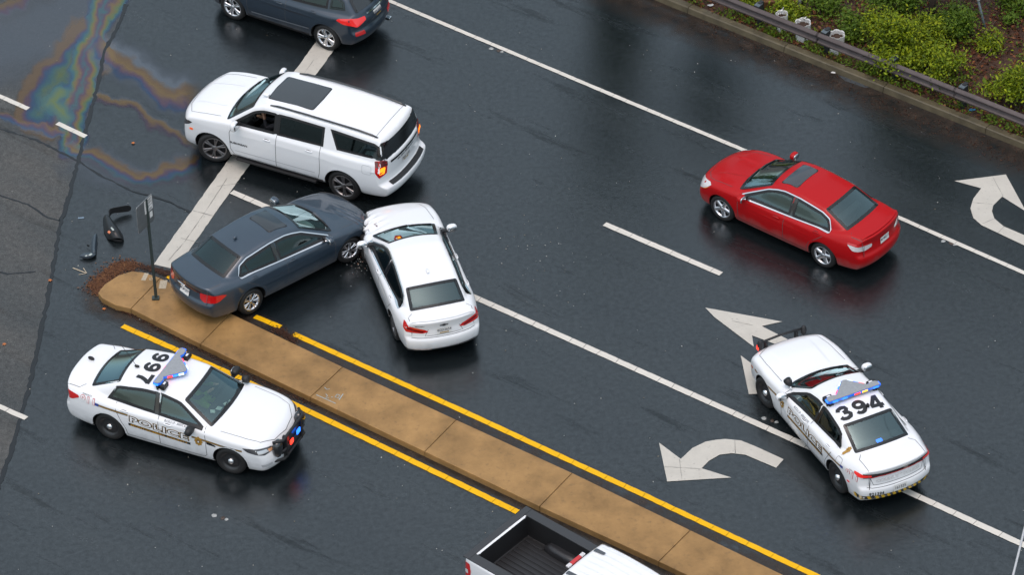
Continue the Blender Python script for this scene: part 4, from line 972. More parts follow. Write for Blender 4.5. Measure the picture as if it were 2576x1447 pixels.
def build_charger():
    def haunch(x, y, z, f):
        ay = np.abs(y)
        f = f - .022 * np.exp(-((x + 1.45) / .55) ** 2 - ((z - .88) / .12) ** 2) * (ay > .3)
        d = ay - (.36 + .05 * x)   # raised centre of the bonnet
        return f - .012 * (.5 - .5 * np.tanh(d / .03)) * np.exp(-((x - 1.55) / .55) ** 4) * np.clip((z - .7) * 5, 0, 1)
    S = dict(W=.95, xf=2.48, xr=-2.54, H=1.49, wb=3.05, rw=.36, belt=.97, gw=.82, tum=.46, paint=P_WHITE, extra=haunch, bowf=.28,
             deck=[(-2.8, .98), (-2.52, 1.10), (-2.2, 1.125), (-1.8, 1.11), (-1.2, 1.0), (.8, 1.02), (1.0, 1.02), (1.7, .985), (2.2, .91), (2.42, .80), (2.6, .6)],
             roof=[(-2.4, .98), (-1.86, 1.12), (-1.20, 1.40), (-.7, 1.475), (-.2, 1.485), (.18, 1.42), (.95, 1.01), (1.2, .9)],
             nose=[(.1, -.14), (.22, -.06), (.35, 0), (.5, 0), (.66, -.01), (.80, -.05), (.92, -.2)])
    c = Car('police_car', 'white police sedan with roof number 394 parked askew across the lane line', 'police car', S, (6.726, 62.54 - OY), 115.29)
    c.top_window('windshield', .94, .19, G_CLEAR, FRIT); c.top_window('rear_window', -1.83, -1.19, G_CLEAR, FRIT, inset=.03)
    sedan_sides(c, (.72, -.36, -1.32), .30, .985, [(-.16, .88), (-1.16, .93)], (-1.42, -.45, .66, .16), G_MID, G_TINT)
    hood_lines(c, 1.10, 2.36, .76, .70)
    c.strip('trunk_gap', [(-1.86, .56), (-1.98, .66), (-2.48, .66)], 'top', GAP); c.strip('trunk_gap', [(-1.86, -.56), (-1.98, -.66), (-2.48, -.66)], 'top', GAP)
    c.finish(common_rules(c, (1.02, 2.38), -1.88, .60, .30, .82), liner_x=(-1.80, .92)); put_handles(c)
    cabin(c, .98, -.1, -1.0, .34, SEATB, .97)
    for sd in ('left', 'right'):
        c.strip('fuel_door', rpoly([(-1.72, .82), (-1.54, .82), (-1.54, .98), (-1.72, .98)], .05), sd, GAP, w=.007, closed=True)
        c.text('small_lettering', 'BUCKLE UP - ARRIVE ALIVE', sd, (-.02, .925), .034, mat('decal_charcoal', (.06, .06, .07), .5), bold=0, off=.006)
    roof_number(c, '394', -.90, .03)
    lightbar(c, -.64, 1.478)
    box('rear_strobe', (-1.70, -.05, 1.10), (-1.64, .07, 1.14), E_BLUE, c.root)
    box('side_strobe', (-1.20, .60, 1.12), (-1.12, .63, 1.16), E_BLUE, c.root)
    box('cabin_mirror', (-1.02, -.02, 1.30), (-.92, .20, 1.32), mat('sun_shade', (.25, .3, .3), .5), c.root)
    badge(c, 'left', .70, .70, .09); badge(c, 'right', .70, .70, .09); badge(c, 'left', -1.60, 1.08, .055)
    zs = [(-1.70, .84), (-1.0, .79), (.62, .76), (1.95, .70)]
    police_livery(c, 'left', -.26, .715, zs, (-2.06, .83), -.02, -1); police_livery(c, 'right', -.26, .715, zs, (-2.06, .83), -.02, 1)
    # full-width tail lamp
    tl = [(-.76, .88), (-.76, 1.00), (-.40, .99), (0, .985), (.40, .99), (.76, 1.00), (.76, .88), (.60, .875), (.45, .90), (0, .905), (-.45, .90), (-.60, .875)]
    t = c.patch('tail_light', tl, 'rear', mat('tail_smoke', (.02, .012, .014), .12, coat=1), off=.006)
    for sg in (1, -1):
        c.strip('lamp_edge', [(sg * .60, .888), (sg * .45, .915), (0, .918)], 'rear', RED, w=.022, off=.011, parent=t)
        k = 'rl' if sg > 0 else 'rr'
        decal_light(c, 'tail_light', cpoly(k, [(-2.40, .62, .905), (-2.40, .62, .965), (-2.26, .80, .985), (-2.12, .87, .965), (-2.14, .87, .92), (-2.28, .80, .905)]), k, REDLIT, off=.012)
        decal_light(c, 'side_marker', [(-2.02, .60), (-2.02, .64), (-1.94, .64), (-1.94, .60)], 'left' if sg > 0 else 'right', REDLIT)
        decal_light(c, 'front_marker', [(2.05, .62), (2.05, .68), (2.16, .67), (2.16, .62)], 'left' if sg > 0 else 'right', AMBER)
        decal_light(c, 'headlight', [(sg * .40, .70), (sg * .44, .78), (sg * .76, .80), (sg * .76, .70)], 'front', HDARK)
    c.text('trunk_lettering', 'COUNTY * POLICE', 'rear', (0, .79), .066, P_CLOCK, width=1.0, bold=.05, off=.008)
    c.text('trunk_lettering_fill', 'COUNTY * POLICE', 'rear', (0, .79), .066, P_WHT, width=1.0, bold=.012, off=.010)
    c.text('unit_number', '921394', 'rear', (.52, .50), .085, P_INK, width=.30, bold=.02, off=.008)
    plate(c, .535, '161525', sub=False)
    c.strip('hazard_band', [(-.64, .405), (-.5, .40), (.5, .40), (.64, .405)], 'rear', P_INK, w=.10, off=.006)
    for k in ('rl', 'rr'):
        c.strip('hazard_band', cpoly(k, [(-2.47, .62, .405), (-2.36, .80, .41), (-2.2, .88, .42)]), k, P_INK, w=.10, off=.006)
        for a_, b_ in ((-2.44, .68), (-2.34, .80), (-2.22, .87)): c.patch('hazard_stripe', cpoly(k, [(a_ - .03, b_ - .03, .36), (a_ + .015, b_ + .015, .36), (a_ + .035, b_ + .035, .455), (a_ - .01, b_ - .01, .455)]), k, mat('decal_yellow', (.75, .46, .02), .4), off=.009, grid=.2)
    for k in range(-4, 5):
        y = k * .125
        c.patch('hazard_stripe', [(y - .055, .352), (y + .01, .352), (y + .06, .449), (y - .005, .449)], 'rear', mat('decal_yellow', (.75, .46, .02), .4), off=.009, grid=.2)
    c.strip('lid_gap', [(-.62, .87), (-.56, .70), (.56, .70), (.62, .87)], 'rear', GAP, w=.009); c.strip('bumper_gap', [(-.7, .66), (-.6, .64), (.6, .64), (.7, .66)], 'rear', GAP, w=.009)
    decal_light(c, 'grille', [(-.44, .44), (-.52, .72), (.52, .72), (.44, .44)], 'front', GLOSS)
    pb = box('push_bumper', (2.38, -.40, .35), (2.48, -.34, .90), BLK, c.root, bev=.015)
    box('upright', (2.38, .34, .35), (2.48, .40, .90), BLK, pb, bev=.015)
    for z in (.42, .66): tube('crossbar', [(2.46, -.37, z), (2.46, .37, z)], .032, BLK, pb, 8)
    tube('top_bar', [(2.40, -.52, .95), (2.42, 0, .96), (2.40, .52, .95)], .026, BLK, pb, 8)
    for sg in (1, -1): pod('bar_end', (2.39, sg * .53, .90), (.055, .06, .12), BLK, pb, 2.6)
    box('strobe', (2.44, .47, .82), (2.455, .57, .88), E_RED, pb); box('strobe', (2.35, .585, .80), (2.43, .60, .86), E_RED, pb)
    mirrors(c, .60, 1.0, 1.03, P_WHITE)
    sp = lathe('spotlight', [(-.09, .001), (-.085, .05), (-.02, .085), (.06, .085), (.065, .001)], BLK, c.root, n=16, axis='z'); sp.matrix_local = Matrix.Translation((.82, .74, 1.13)) @ Matrix.Rotation(R(75), 4, 'Y')
    tube('spotlight_arm', [(.72, .75, 1.10), (.64, .76, 1.05)], .016, CHROME, c.root, 6)
    pod('roof_antenna', (-.97, -.12, 1.485), (.05, .03, .05), BLK, c.root, 2.0); wipers(c, .94, -.1, -.6)
    fit_wheels(c, 'ch', .24, .235, 'steel', STEEL, steer=6)
    return c

# ------------------------------------------------------------------ SUVs
def build_white_suv():
    S = dict(W=1.03, xf=2.70, xr=-2.97, H=1.93, wb=3.407, rw=.405, belt=1.27, gw=.945, tum=.33, paint=P_WHITE, crown=.035, gcrown=.045, sweep=.13, bowf=.30, bowr=.20, ksh=.07, kf=.05, gx0=-.9, Ra=.475,
             deck=[(-3.2, 1.2), (-2.9, 1.3), (-2.0, 1.3), (1.1, 1.30), (1.45, 1.31), (2.0, 1.25), (2.4, 1.17), (2.62, 1.06), (2.85, .8)],
             roof=[(-2.80, 1.0), (-2.785, 1.25), (-2.72, 1.74), (-2.64, 1.82), (-1.5, 1.885), (-.3, 1.90), (.45, 1.88), (.70, 1.80), (1.42, 1.30), (1.6, 1.15)], roof_s=.035,
             plan=[(-3.0, .88), (-2.7, .985), (-2.2, 1.02), (-.4, 1.03), (1.4, 1.03), (2.0, 1.025), (2.4, .99), (2.8, .90)],
             gplan=[(-3.0, .955), (-2.5, .98), (-1.2, 1.0), (.5, 1.0), (1.4, .97), (2.7, .9)],
             sec=[(.15, -.13), (.3, -.08), (.45, -.03), (.6, -.008), (.85, 0), (1.05, -.004), (1.2, -.03), (1.3, -.07), (1.45, -.14)],
             nose=[(.2, -.18), (.32, -.05), (.45, 0), (.7, 0), (.95, -.02), (1.1, -.10), (1.25, -.25)],
             tail=[(.2, .25), (.38, .06), (.52, 0), (.66, 0), (.70, .15), (.85, .17), (1.2, .15), (1.4, .18), (2.0, .24)],
             bot=[(-3.1, .42), (-2.5, .34), (-1, .30), (1.0, .30), (2.2, .30), (2.8, .36)], kg=.055)
    c = Car('suv', 'long white SUV with sunroof and black roof rails crossing the stop line', 'SUV', S, (-4.79, 72.82 - OY), 152.08, cell=.030)
    c.top_window('windshield', 1.44, .74, G_CLEAR, FRIT, inset=.03, frit=.05)
    rules = []
    gf, gm, gr, zs = 1.18, 0.0, -1.14, .44
    for sd, sg in (('left', 1), ('right', -1)):
        for a, b in ((gm, gf), (gr, gm)):
            rules.append(('door', P_WHITE, lambda x, y, z, nx, ny, nz, a=a, b=b, sg=sg: (x > a) & (x < b) & (y * sg > .3) & (ny * sg > .25) & (z > zs) & (z < 1.80) & (np.hypot(x + 1.704, z - .405) > .52)))
        c.strip('door_gap', [(1.10, 1.28), (1.20, 1.05), (1.20, .60), (1.12, zs)], sd, GAP); c.strip('door_gap', [(gm - .02, 1.30), (gm, .8), (gm + .02, zs)], sd, GAP)
        c.strip('door_gap', [(-1.15, 1.34), (-1.14, .8), (-1.12, .62), (-1.07, zs + .02)], sd, GAP); c.strip('sill_gap', [(-1.07, zs), (1.12, zs)], sd, GAP)
        fw = dlo(c, .03, 1.10, 1.30, 1.27, margin=.10); rw_ = dlo(c, -1.20, -.03, 1.335, 1.30, margin=.10)
        if sd == 'left':   # the driver's glass is wound down: an open frame
            fp = rpoly(fw, .05, 2); V = []; Fc = []
            A, B = offs(fp, -.012), offs(fp, .048); n = len(A)
            for i in range(n):
                V += [c.shoot(sd, *A[i], .004), c.shoot(sd, *B[i], .004)]; j = (i + 1) % n; Fc.append((2 * i, 2 * j, 2 * j + 1, 2 * i + 1))
            mk('window_frame', V, Fc, SEAL, c.root, smooth=True); c.holes.append((sd, offs(fp, .024), offs(fp, -.03)))
        else: c.window('side_window', fw, sd, G_MID, SEAL)
        c.window('side_window', rw_, sd, G_TINT, SEAL)
        q = dlo(c, -2.72, -1.56, 1.38, 1.35, margin=.10, lean_b=.20, lean_a=.0)
        c.window('side_window', q, sd, G_TINT, SEAL)
        c.strip('pillar', [(0, 1.31), (-.02, ztop(c, 0, .10))], sd, GLOSS, w=.08, off=.007)
        c.patch('fuel_door', rpoly([(-2.45, .98), (-2.24, .98), (-2.24, 1.18), (-2.45, 1.18)], .06), sd, P_WHITE, off=.003) if sd == 'left' else None
        if sd == 'left': c.strip('fuel_door_gap', rpoly([(-2.46, .97), (-2.23, .97), (-2.23, 1.19), (-2.46, 1.19)], .06), sd, mat('light_gap', (.45, .46, .47), .6), w=.008, closed=True)
        c.strip('body_moulding', [(-1.0, .60), (1.08, .57)], sd, mat('light_gap', (.45, .46, .47), .6), w=.014)
        c.text('door_lettering', 'SUBURBAN', sd, (.97, .79), .05, mat('badge_dark', (.04, .04, .045), .3), squeeze=1.25, bold=.03)
        # roof rail
        tube('roof_rail', [c.shoot('top', x, sg * (.70 - .02 * abs(x + .9)), h) for x, h in ((.25, .0), (.05, .035), (-.6, .045), (-1.3, .045), (-2.0, .045), (-2.35, .03), (-2.5, -.01))], .024, GLOSS, c.root, 8)
        box('running_board', (-1.02, sg * .80 if sg > 0 else -1.04, .30), (1.08, 1.04 if sg > 0 else -.80, .36), BLK, c.root, bev=.02)
        k = 'rl' if sg > 0 else 'rr'; f_ = 'fl' if sg > 0 else 'fr'
        tl = decal_light(c, 'tail_light', cpoly(k, [(-2.78, .80, .95), (-2.80, .78, 1.26), (-2.70, .92, 1.36), (-2.58, .97, 1.32), (-2.54, .98, 1.06), (-2.64, .96, .90)]), k, RED)
        c.patch('lamp_housing', cpoly(k, [(-2.80, .78, 1.16), (-2.80, .78, 1.26), (-2.70, .92, 1.35), (-2.58, .97, 1.31), (-2.57, .97, 1.20)]), k, DRED, off=.011, parent=tl)
        c.patch('hazard_lamp', rpoly(cpoly(k, [(-2.74, .86, .98), (-2.76, .84, 1.16), (-2.66, .94, 1.18), (-2.63, .95, 1.0)]), .03), k, AMBLIT, off=.013, parent=tl)
        decal_light(c, 'headlight', cpoly(f_, [(2.56, .66, .90), (2.54, .70, 1.0), (2.24, .95, 1.04), (2.14, .97, 1.02), (2.26, .97, .94), (2.44, .86, .84)]), f_, HDARK)
        decal_light(c, 'side_marker', [(2.18, .80), (2.18, .86), (2.28, .85), (2.28, .79)], sd, mat('marker_orange', (.8, .10, .02), .2, coat=1, emit=(1, .2, .02), estr=.3))
    c.window('rear_window', [(-.70, 1.30), (-.74, 1.36), (-.62, 1.70), (.62, 1.70), (.74, 1.36), (.70, 1.30)], 'rear', mat('rear_glass_black', (.008, .009, .01), .06, coat=1), SEAL, hole=False)
    c.window('sunroof', [(.44, .46), (.46, 0), (.44, -.46), (-.72, -.46), (-.74, 0), (-.72, .46)], 'top', mat('sunroof_dark', (.022, .024, .026), .14, coat=1), SEAL, hole=False, inner=.015)
    hood_lines(c, 1.56, 2.56, .82, .80); c.strip('roof_gap', [(-2.44, y) for y in np.linspace(-.72, .72, 9)], 'top', GAP, w=.010)
    for k in (-.42, .42): c.strip('hood_crease', [(1.6, k), (2.4, k * .9)], 'top', P_WHITE, w=.05, off=.006)
    c.rules = rules; c.hpos = [(.22, 1.12), (-.87, 1.15)]; c.hm = None
    rr = common_rules(c, (1.5, 2.56), None, .66, zs, .86)
    rr += [('tailgate', P_WHITE, lambda x, y, z, nx, ny, nz: (x < -2.44) & (np.abs(y) < .86) & (z > .68) & ((nx < -.4) | (nz > .6))), ('lower_cladding', BLK, lambda x, y, z, nx, ny, nz: z < .40)]
    c.finish(rr, liner_x=(-2.7, 1.42)); put_handles(c)
    cabin(c, 1.44, .45, -.55, .62, SEATB, 1.27, half=.98)
    bm = bmesh.new(); bm_box(bm, (-1.75, -.7, .62), (-1.25, .7, .8), None, .05); bm_box(bm, (-1.85, -.7, .7), (-1.7, .7, 1.38), None, .05); from_bm('rear_seat', bm, SEATB, c.root)
    c.strip('trim_bar', [(-.62, 1.20), (.62, 1.20)], 'rear', GLOSS, w=.055, off=.012); c.text('model_lettering', 'SUBURBAN', 'rear', (0, 1.115), .045, mat('badge_dark', (.04, .04, .045), .3), squeeze=2.3, bold=.02, off=.008)
    c.patch('bumper_step', [(-2.945 + .2 * (abs(y) / 1.03) ** 2.5, y) for y in np.linspace(-.74, .74, 11)] + [(-2.835 + .2 * (abs(y) / 1.03) ** 2.5, y) for y in np.linspace(.74, -.74, 11)], 'top', BLK, off=.012)
    for k in ('rl', 'rr'): c.patch('pillar_glass', cpoly(k, [(-2.78, .68, 1.33), (-2.72, .60, 1.70), (-2.60, .74, 1.74), (-2.50, .93, 1.42), (-2.60, .93, 1.36)]), k, mat('rear_glass_black', (.008, .009, .01), .06, coat=1), off=.010)
    plate(c, .98, '7DK 5182'); decal_light(c, 'grille', [(-.56, .62), (-.58, 1.0), (.58, 1.0), (.56, .62)], 'front', GLOSS)
    c.patch('maker_badge', [(u * 1.1, 1.20 + v * .8) for u, v in [(-.10, .0), (-.08, .022), (-.03, .022), (-.03, .04), (.03, .04), (.03, .022), (.08, .022), (.10, 0), (.08, -.022), (.03, -.022), (.03, -.04), (-.03, -.04), (-.03, -.022), (-.08, -.022)]], 'rear', CHROME, off=.018)
    mirrors(c, .98, 1.36, 1.14, P_WHITE, (.075, .12, .12)); wipers(c, 1.45, -.1, -.7)
    box('roof_sensor', (.46, .33, 1.875), (.60, .43, 1.91), P_WHITE, c.root, bev=.012)
    fit_wheels(c, 'sub', .275, .285, (6, .020, .13), MACH, steer=16)
    return c

def build_dark_suv():
    S = dict(W=.925, xf=2.18, xr=-2.28, H=1.66, wb=2.67, rw=.36, belt=1.08, gw=.83, tum=.42, paint=P_TEAL, crown=.05, gcrown=.07, sweep=.18, gx0=-.6,
             deck=[(-2.5, 1.0), (-2.2, 1.12), (-1.5, 1.1), (.9, 1.10), (1.2, 1.09), (1.7, 1.0), (2.0, .88), (2.15, .75), (2.4, .6)],
             roof=[(-2.32, .9), (-2.18, 1.10), (-1.85, 1.45), (-1.7, 1.54), (-.9, 1.63), (-.3, 1.65), (.25, 1.58), (1.1, 1.09), (1.35, .95)],
             tail=[(.2, .25), (.35, .06), (.5, 0), (.62, .0), (.70, .06), (.9, .10), (1.2, .10), (1.7, .10)], bot=[(-2.4, .36), (-1.8, .28), (-1, .24), (1, .24), (2.2, .28)])
    c = Car('suv', 'dark blue compact SUV with lit red tail lights leaving over the stop line', 'SUV', S, (-4.926, 78.526 - OY), 148.47, cell=.032)
    c.top_window('windshield', 1.06, .28, G_CLEAR, FRIT)
    rules = []
    for sd, sg in (('left', 1), ('right', -1)):
        for a, b in ((-.25, .85), (-1.15, -.25)):
            rules.append(('door', P_TEAL, lambda x, y, z, nx, ny, nz, a=a, b=b, sg=sg: (x > a) & (x < b) & (y * sg > .3) & (ny * sg > .25) & (z > .34) & (z < 1.55) & (np.hypot(x + 1.335, z - .36) > .47)))
        for g in (.85, -.25): c.strip('door_gap', [(g, 1.06), (g + .02, .7), (g, .36)], sd, GAP)
        c.window('side_window', dlo(c, -.26, .78, 1.11, 1.08, margin=.075), sd, G_MID, SEAL); c.window('side_window', dlo(c, -1.35, -.34, 1.15, 1.115, margin=.075), sd, G_TINT, SEAL)
        c.window('side_window', dlo(c, -1.80, -1.42, 1.20, 1.16, margin=.085, lean_a=.05), sd, G_TINT, SEAL, hole=False)
        c.strip('door_moulding', [(-.95, .52), (.75, .46)], sd, mat('satin_trim', (.25, .28, .31), .3, metal=.6), w=.035, off=.01)
        k = 'rl' if sg > 0 else 'rr'; f_ = 'fl' if sg > 0 else 'fr'
        decal_light(c, 'tail_light', cpoly(k, [(-2.18, .40, .94), (-2.17, .42, 1.02), (-2.02, .76, 1.06), (-1.74, .87, 1.02), (-1.66, .88, .98), (-1.84, .87, .90), (-2.10, .66, .87)]), k, REDLIT)
        decal_light(c, 'reflector', cpoly(k, [(-2.24, .50, .56), (-2.22, .52, .66), (-2.08, .74, .68), (-2.10, .74, .58)]), k, RED)
        decal_light(c, 'headlight', cpoly(f_, [(2.10, .44, .76), (2.06, .50, .86), (1.76, .84, .94), (1.70, .86, .90), (1.86, .84, .78)]), f_, HEAD)
    c.window('rear_window', [(-.60, 1.14), (-.52, 1.40), (.52, 1.40), (.60, 1.14)], 'rear', mat('rear_glass_black', (.008, .009, .01), .06, coat=1), SEAL, hole=False)
    c.rules = rules; c.hpos = [(-.08, .97), (-1.02, 1.01)]; c.hm = None
    c.finish(common_rules(c, (1.15, 2.05), None, .66, .34) + [('tailgate', P_TEAL, lambda x, y, z, nx, ny, nz: (x < -1.9) & (np.abs(y) < .74) & (z > .66) & (nx < -.3)), ('lower_cladding', BLK, lambda x, y, z, nx, ny, nz: z < .36)], liner_x=(-1.9, 1.05)); put_handles(c)
    cabin(c, 1.1, .1, -.8, .45, SEATB, 1.08)
    c.strip('trim_bar', [(-.36, 1.04), (.36, 1.04)], 'rear', CHROME, w=.03, off=.012); plate(c, .93, '3BX 6604')
    decal_light(c, 'grille', [(-.42, .5), (-.46, .8), (.46, .8), (.42, .5)], 'front', GLOSS)
    box('exhaust_tip', (-2.26, -.62, .32), (-2.10, -.50, .38), CHROME, c.root, bev=.01)
    mirrors(c, .78, 1.14, 1.0, P_TEAL); wipers(c, 1.08, -.1, -.6)
    fit_wheels(c, 'tuc', .225, .245, (5, .03, .2), SILVER)
    return c

# ------------------------------------------------------------------ pickup
def build_pickup():
    def bed(x, y, z, f):
        b = np.maximum(np.maximum(x + .98, -2.80 - x), np.maximum(np.abs(y) - .76, .85 - z))
        f = smax(f, -b, .02)
        g = np.maximum(np.maximum(x + .955, -.985 - x), -(z - .6)); g = np.maximum(g, -99)    # gap between cab and bed
        return smax(f, -np.maximum(np.maximum(x + .93, -.965 - x), .55 - z), .01)
    S = dict(W=1.0, xf=2.82, xr=-3.0, H=1.98, wb=3.68, rw=.40, belt=1.30, gw=.93, tum=.36, paint=P_WHITE, extra=bed, crown=.01, gcrown=.05, sweep=.05, bowf=.3, bowr=.03, gx0=-.2, Ra=.48, ksh=.05, kr=.04,
             deck=[(-3.1, 1.385), (-2.0, 1.385), (1.3, 1.36), (1.6, 1.34), (2.5, 1.24), (2.75, 1.1), (3.0, .8)],
             roof=[(-1.06, 1.0), (-.99, 1.3), (-.86, 1.84), (-.76, 1.90), (-.2, 1.95), (.5, 1.95), (.9, 1.90), (1.62, 1.36), (1.8, 1.2)], roof_s=.03,
             plan=[(-3.1, .95), (-2.8, .985), (-1, 1.0), (1.5, 1.0), (2.2, .98), (2.9, .85)], gplan=[(-3, 1), (0, 1), (1.5, .97), (2.8, .9)],
             sec=[(.2, -.10), (.4, -.04), (.7, -.008), (.95, 0), (1.2, -.01), (1.35, -.025), (1.45, -.05)],
             nose=[(.2, -.15), (.4, 0), (.9, 0), (1.1, -.05), (1.3, -.2)], tail=[(.2, .2), (.45, .12), (.55, .1), (.62, 0), (1.4, 0)], bot=[(-3.1, .52), (-1, .36), (1.5, .34), (2.8, .36)])
    a = W(1129.2 + .2254 * 870, 1258.3 + .2254 * 140, 1.42); h = R(-42.0); t = Vector((math.cos(h), math.sin(h))); n = Vector((-t.y, t.x))
    p = Vector(a) + t * 2.86 - n * .80
    c = Car('pickup_truck', 'white pickup truck with an empty black ribbed bed beside the median', 'pickup truck', S, (p.x, p.y), -42.0, cell=.032)
    c.top_window('windshield', 1.60, .92, G_CLEAR, FRIT)
    rules = []
    for sd, sg in (('left', 1), ('right', -1)):
        for a_, b_ in ((.18, 1.28), (-.84, .18)):
            rules.append(('door', P_WHITE, lambda x, y, z, nx, ny, nz, a=a_, b=b_, sg=sg: (x > a) & (x < b) & (y * sg > .3) & (ny * sg > .25) & (z > .5) & (z < 1.84)))
        c.window('side_window', dlo(c, .20, 1.22, 1.34, 1.31, margin=.09), sd, G_MID, SEAL); c.window('side_window', dlo(c, -.76, .12, 1.36, 1.34, margin=.09), sd, G_TINT, SEAL)
        for g in (1.28, .18, -.84): c.strip('door_gap', [(g, 1.32), (g, .5)], sd, GAP)
        decal_light(c, 'tail_light', [(-2.985, .86), (-2.985, 1.28), (-2.84, 1.28), (-2.80, 1.1), (-2.84, .86)], sd, RED)
        decal_light(c, 'tail_light', [(sg * .80, .86), (sg * .80, 1.28), (sg * .93, 1.28), (sg * .93, .86)], 'rear', RED)
        decal_light(c, 'reverse_light', [(-2.95, 1.02), (-2.95, 1.12), (-2.88, 1.12), (-2.87, 1.02)], sd, CLEAR, off=.012)
        decal_light(c, 'headlight', [(sg * .62, .86), (sg * .62, 1.04), (sg * .92, 1.06), (sg * .92, .86)], 'front', HEAD)
    c.rules = rules; c.hpos = [(.34, 1.18), (-.68, 1.2)]; c.hm = None
    c.finish(common_rules(c, (1.65, 2.68), None, .62, .5, .86) + [('bed_liner', mat('bed_liner_black', (.014, .014, .015), .5, bump=.4, bscale=40), lambda x, y, z, nx, ny, nz: (x < -.92) & (x > -2.86) & (np.abs(y) < .78) & (z < 1.375)),
              ('tailgate', P_WHITE, lambda x, y, z, nx, ny, nz: (x < -2.86) & (np.abs(y) < .80) & (z > .6)), ('bedside', P_WHITE, lambda x, y, z, nx, ny, nz: (x < -.95) & (z > .6))], liner_x=(-.9, 1.6)); put_handles(c)
    cabin(c, 1.62, .6, -.35, .6, SEATB, 1.30)
    lin = mat('bed_rib_black', (.022, .022, .024), .35, bump=.3, bscale=50)
    for k in range(-5, 6):
        y = k * .125
        if abs(y) > .5: xs = [(-2.76, -2.30), (-1.42, -1.02)]
        else: xs = [(-2.76, -1.02)]
        for xa, xb in xs: box('bed_rib', (xa, y - .035, .84), (xb, y + .035, .868), lin, c.root, bev=.012)
    for sg in (1, -1):
        pod('wheel_well', (-1.84, sg * .74, .84), (.44, .16, .18), mat('bed_rib_black', (.022, .022, .024), .35), c.root, 6)
        box('rail_cap', (-2.86, min(sg * .745, sg * .955), 1.372), (-.975, max(sg * .745, sg * .955), 1.398), mat('rail_cap_grey', (.035, .037, .04), .5), c.root, bev=.008)
    box('tailgate_cap', (-3.012, -.955, 1.371), (-2.862, .955, 1.401), mat('rail_cap_grey', (.035, .037, .04), .5), c.root, bev=.01)
    for y in np.linspace(-.58, .58, 8): c.strip('roof_rib', [(-.70, y), (.6, y)], 'top', P_WHITE, w=.012, off=.012)
    for y in (-.42, .42): c.patch('roof_lamp', rpoly([(-.76, y - .05), (-.76, y + .05), (-.50, y + .04), (-.50, y - .04)], .03), 'top', mat('lamp_smoke', (.05, .05, .055), .2, coat=1), off=.02, grid=.04)
    c.patch('roof_lamp', rpoly([(-.80, .66), (-.80, .71), (-.58, .70), (-.58, .66)], .02), 'top', mat('lamp_smoke', (.05, .05, .055), .2, coat=1), off=.012)
    box('brake_lamp', (-.935, -.14, 1.82), (-.86, .14, 1.86), RED, c.root, bev=.008)
    for y in (-.20, .20): box('cargo_lamp', (-.935, y - .055, 1.82), (-.86, y + .055, 1.86), CLEAR, c.root, bev=.008)
    mirrors(c, 1.15, 1.40, 1.16, BLK, (.08, .13, .14)); plate(c, .72, '4DR 9057'); decal_light(c, 'grille', [(-.55, .6), (-.55, 1.05), (.55, 1.05), (.55, .6)], 'front', GLOSS)
    fit_wheels(c, 'truck', .27, .25, (6, .03, 0), ALLOY)
    return c
# ------------------------------------------------------------------ ground
def noise2(x, y, seed=0, octv=4):
    """value noise on arrays, about -1..1"""
    r = np.random.default_rng(seed); T = r.random((256, 256)) * 2 - 1; out = 0; a = 1; tot = 0
    for o in range(octv):
        fx, fy = x * 2 ** o + 17.3 * o, y * 2 ** o + 9.1 * o
        i, j = np.floor(fx).astype(int), np.floor(fy).astype(int); u, v = fx - i, fy - j; u = u * u * (3 - 2 * u); v = v * v * (3 - 2 * v)
        g = lambda p, q: T[p & 255, q & 255]
        out = out + a * ((g(i, j) * (1 - u) + g(i + 1, j) * u) * (1 - v) + (g(i, j + 1) * (1 - u) + g(i + 1, j + 1) * u) * v); tot += a; a *= .5
    return out / tot
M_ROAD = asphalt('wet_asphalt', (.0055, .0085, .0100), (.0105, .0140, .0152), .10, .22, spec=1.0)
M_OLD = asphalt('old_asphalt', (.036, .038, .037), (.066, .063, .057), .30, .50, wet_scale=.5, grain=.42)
M_TAR = mat('tar_seam', (.010, .011, .012), .22)
def worn(name, col, dark, thr=.62):
    m = mat(name, col, .45, var=.06, vscale=3.0, bump=.15, bscale=120, spec=.2)
    nt = m.node_tree; b = nt.nodes['Principled BSDF']; src = b.inputs['Base Color'].links[0].from_socket
    tc = nd(nt, 'ShaderNodeTexCoord'); n = nd(nt, 'ShaderNodeTexNoise', Scale=14.0, Detail=8.0, Roughness=.75); nt.links.new(tc.outputs['Object'], n.inputs['Vector'])
    mr = nd(nt, 'ShaderNodeMapRange'); mr.inputs[1].default_value = thr; mr.inputs[2].default_value = thr + .10; nt.links.new(n.outputs['Fac'], mr.inputs[0])
    mx = nd(nt, 'ShaderNodeMixRGB'); mx.inputs[2].default_value = (*dark, 1); nt.links.new(mr.outputs[0], mx.inputs[0]); nt.links.new(src, mx.inputs[1]); nt.links.new(mx.outputs[0], b.inputs['Base Color'])
    return m
M_WLINE = worn('white_thermoplastic', (.60, .57, .51), (.12, .12, .12)); M_YLINE = worn('yellow_thermoplastic', (.78, .42, .004), (.14, .10, .03))
M_STOP = worn('stop_line_white', (.50, .475, .42), (.10, .10, .10), .60)
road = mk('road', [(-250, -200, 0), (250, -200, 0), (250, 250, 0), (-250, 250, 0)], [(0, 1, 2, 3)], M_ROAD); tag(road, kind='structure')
ob = [(332, -60), (318, 10), (300, 60), (262, 130), (250, 200), (215, 330), (195, 410), (172, 500), (152, 560), (136, 660), (118, 760), (98, 860), (72, 980), (24, 1150), (-40, 1330), (-120, 1500), (-200, 1700)]
P = [(*W(u, v), .004) for u, v in ob]; P += [(-120, -40, .004), (-120, 90, .004), (-6, 90, .004)]
old = mk('old_pavement', P, [list(range(len(P)))[::-1]], M_OLD); tag(old, kind='structure')
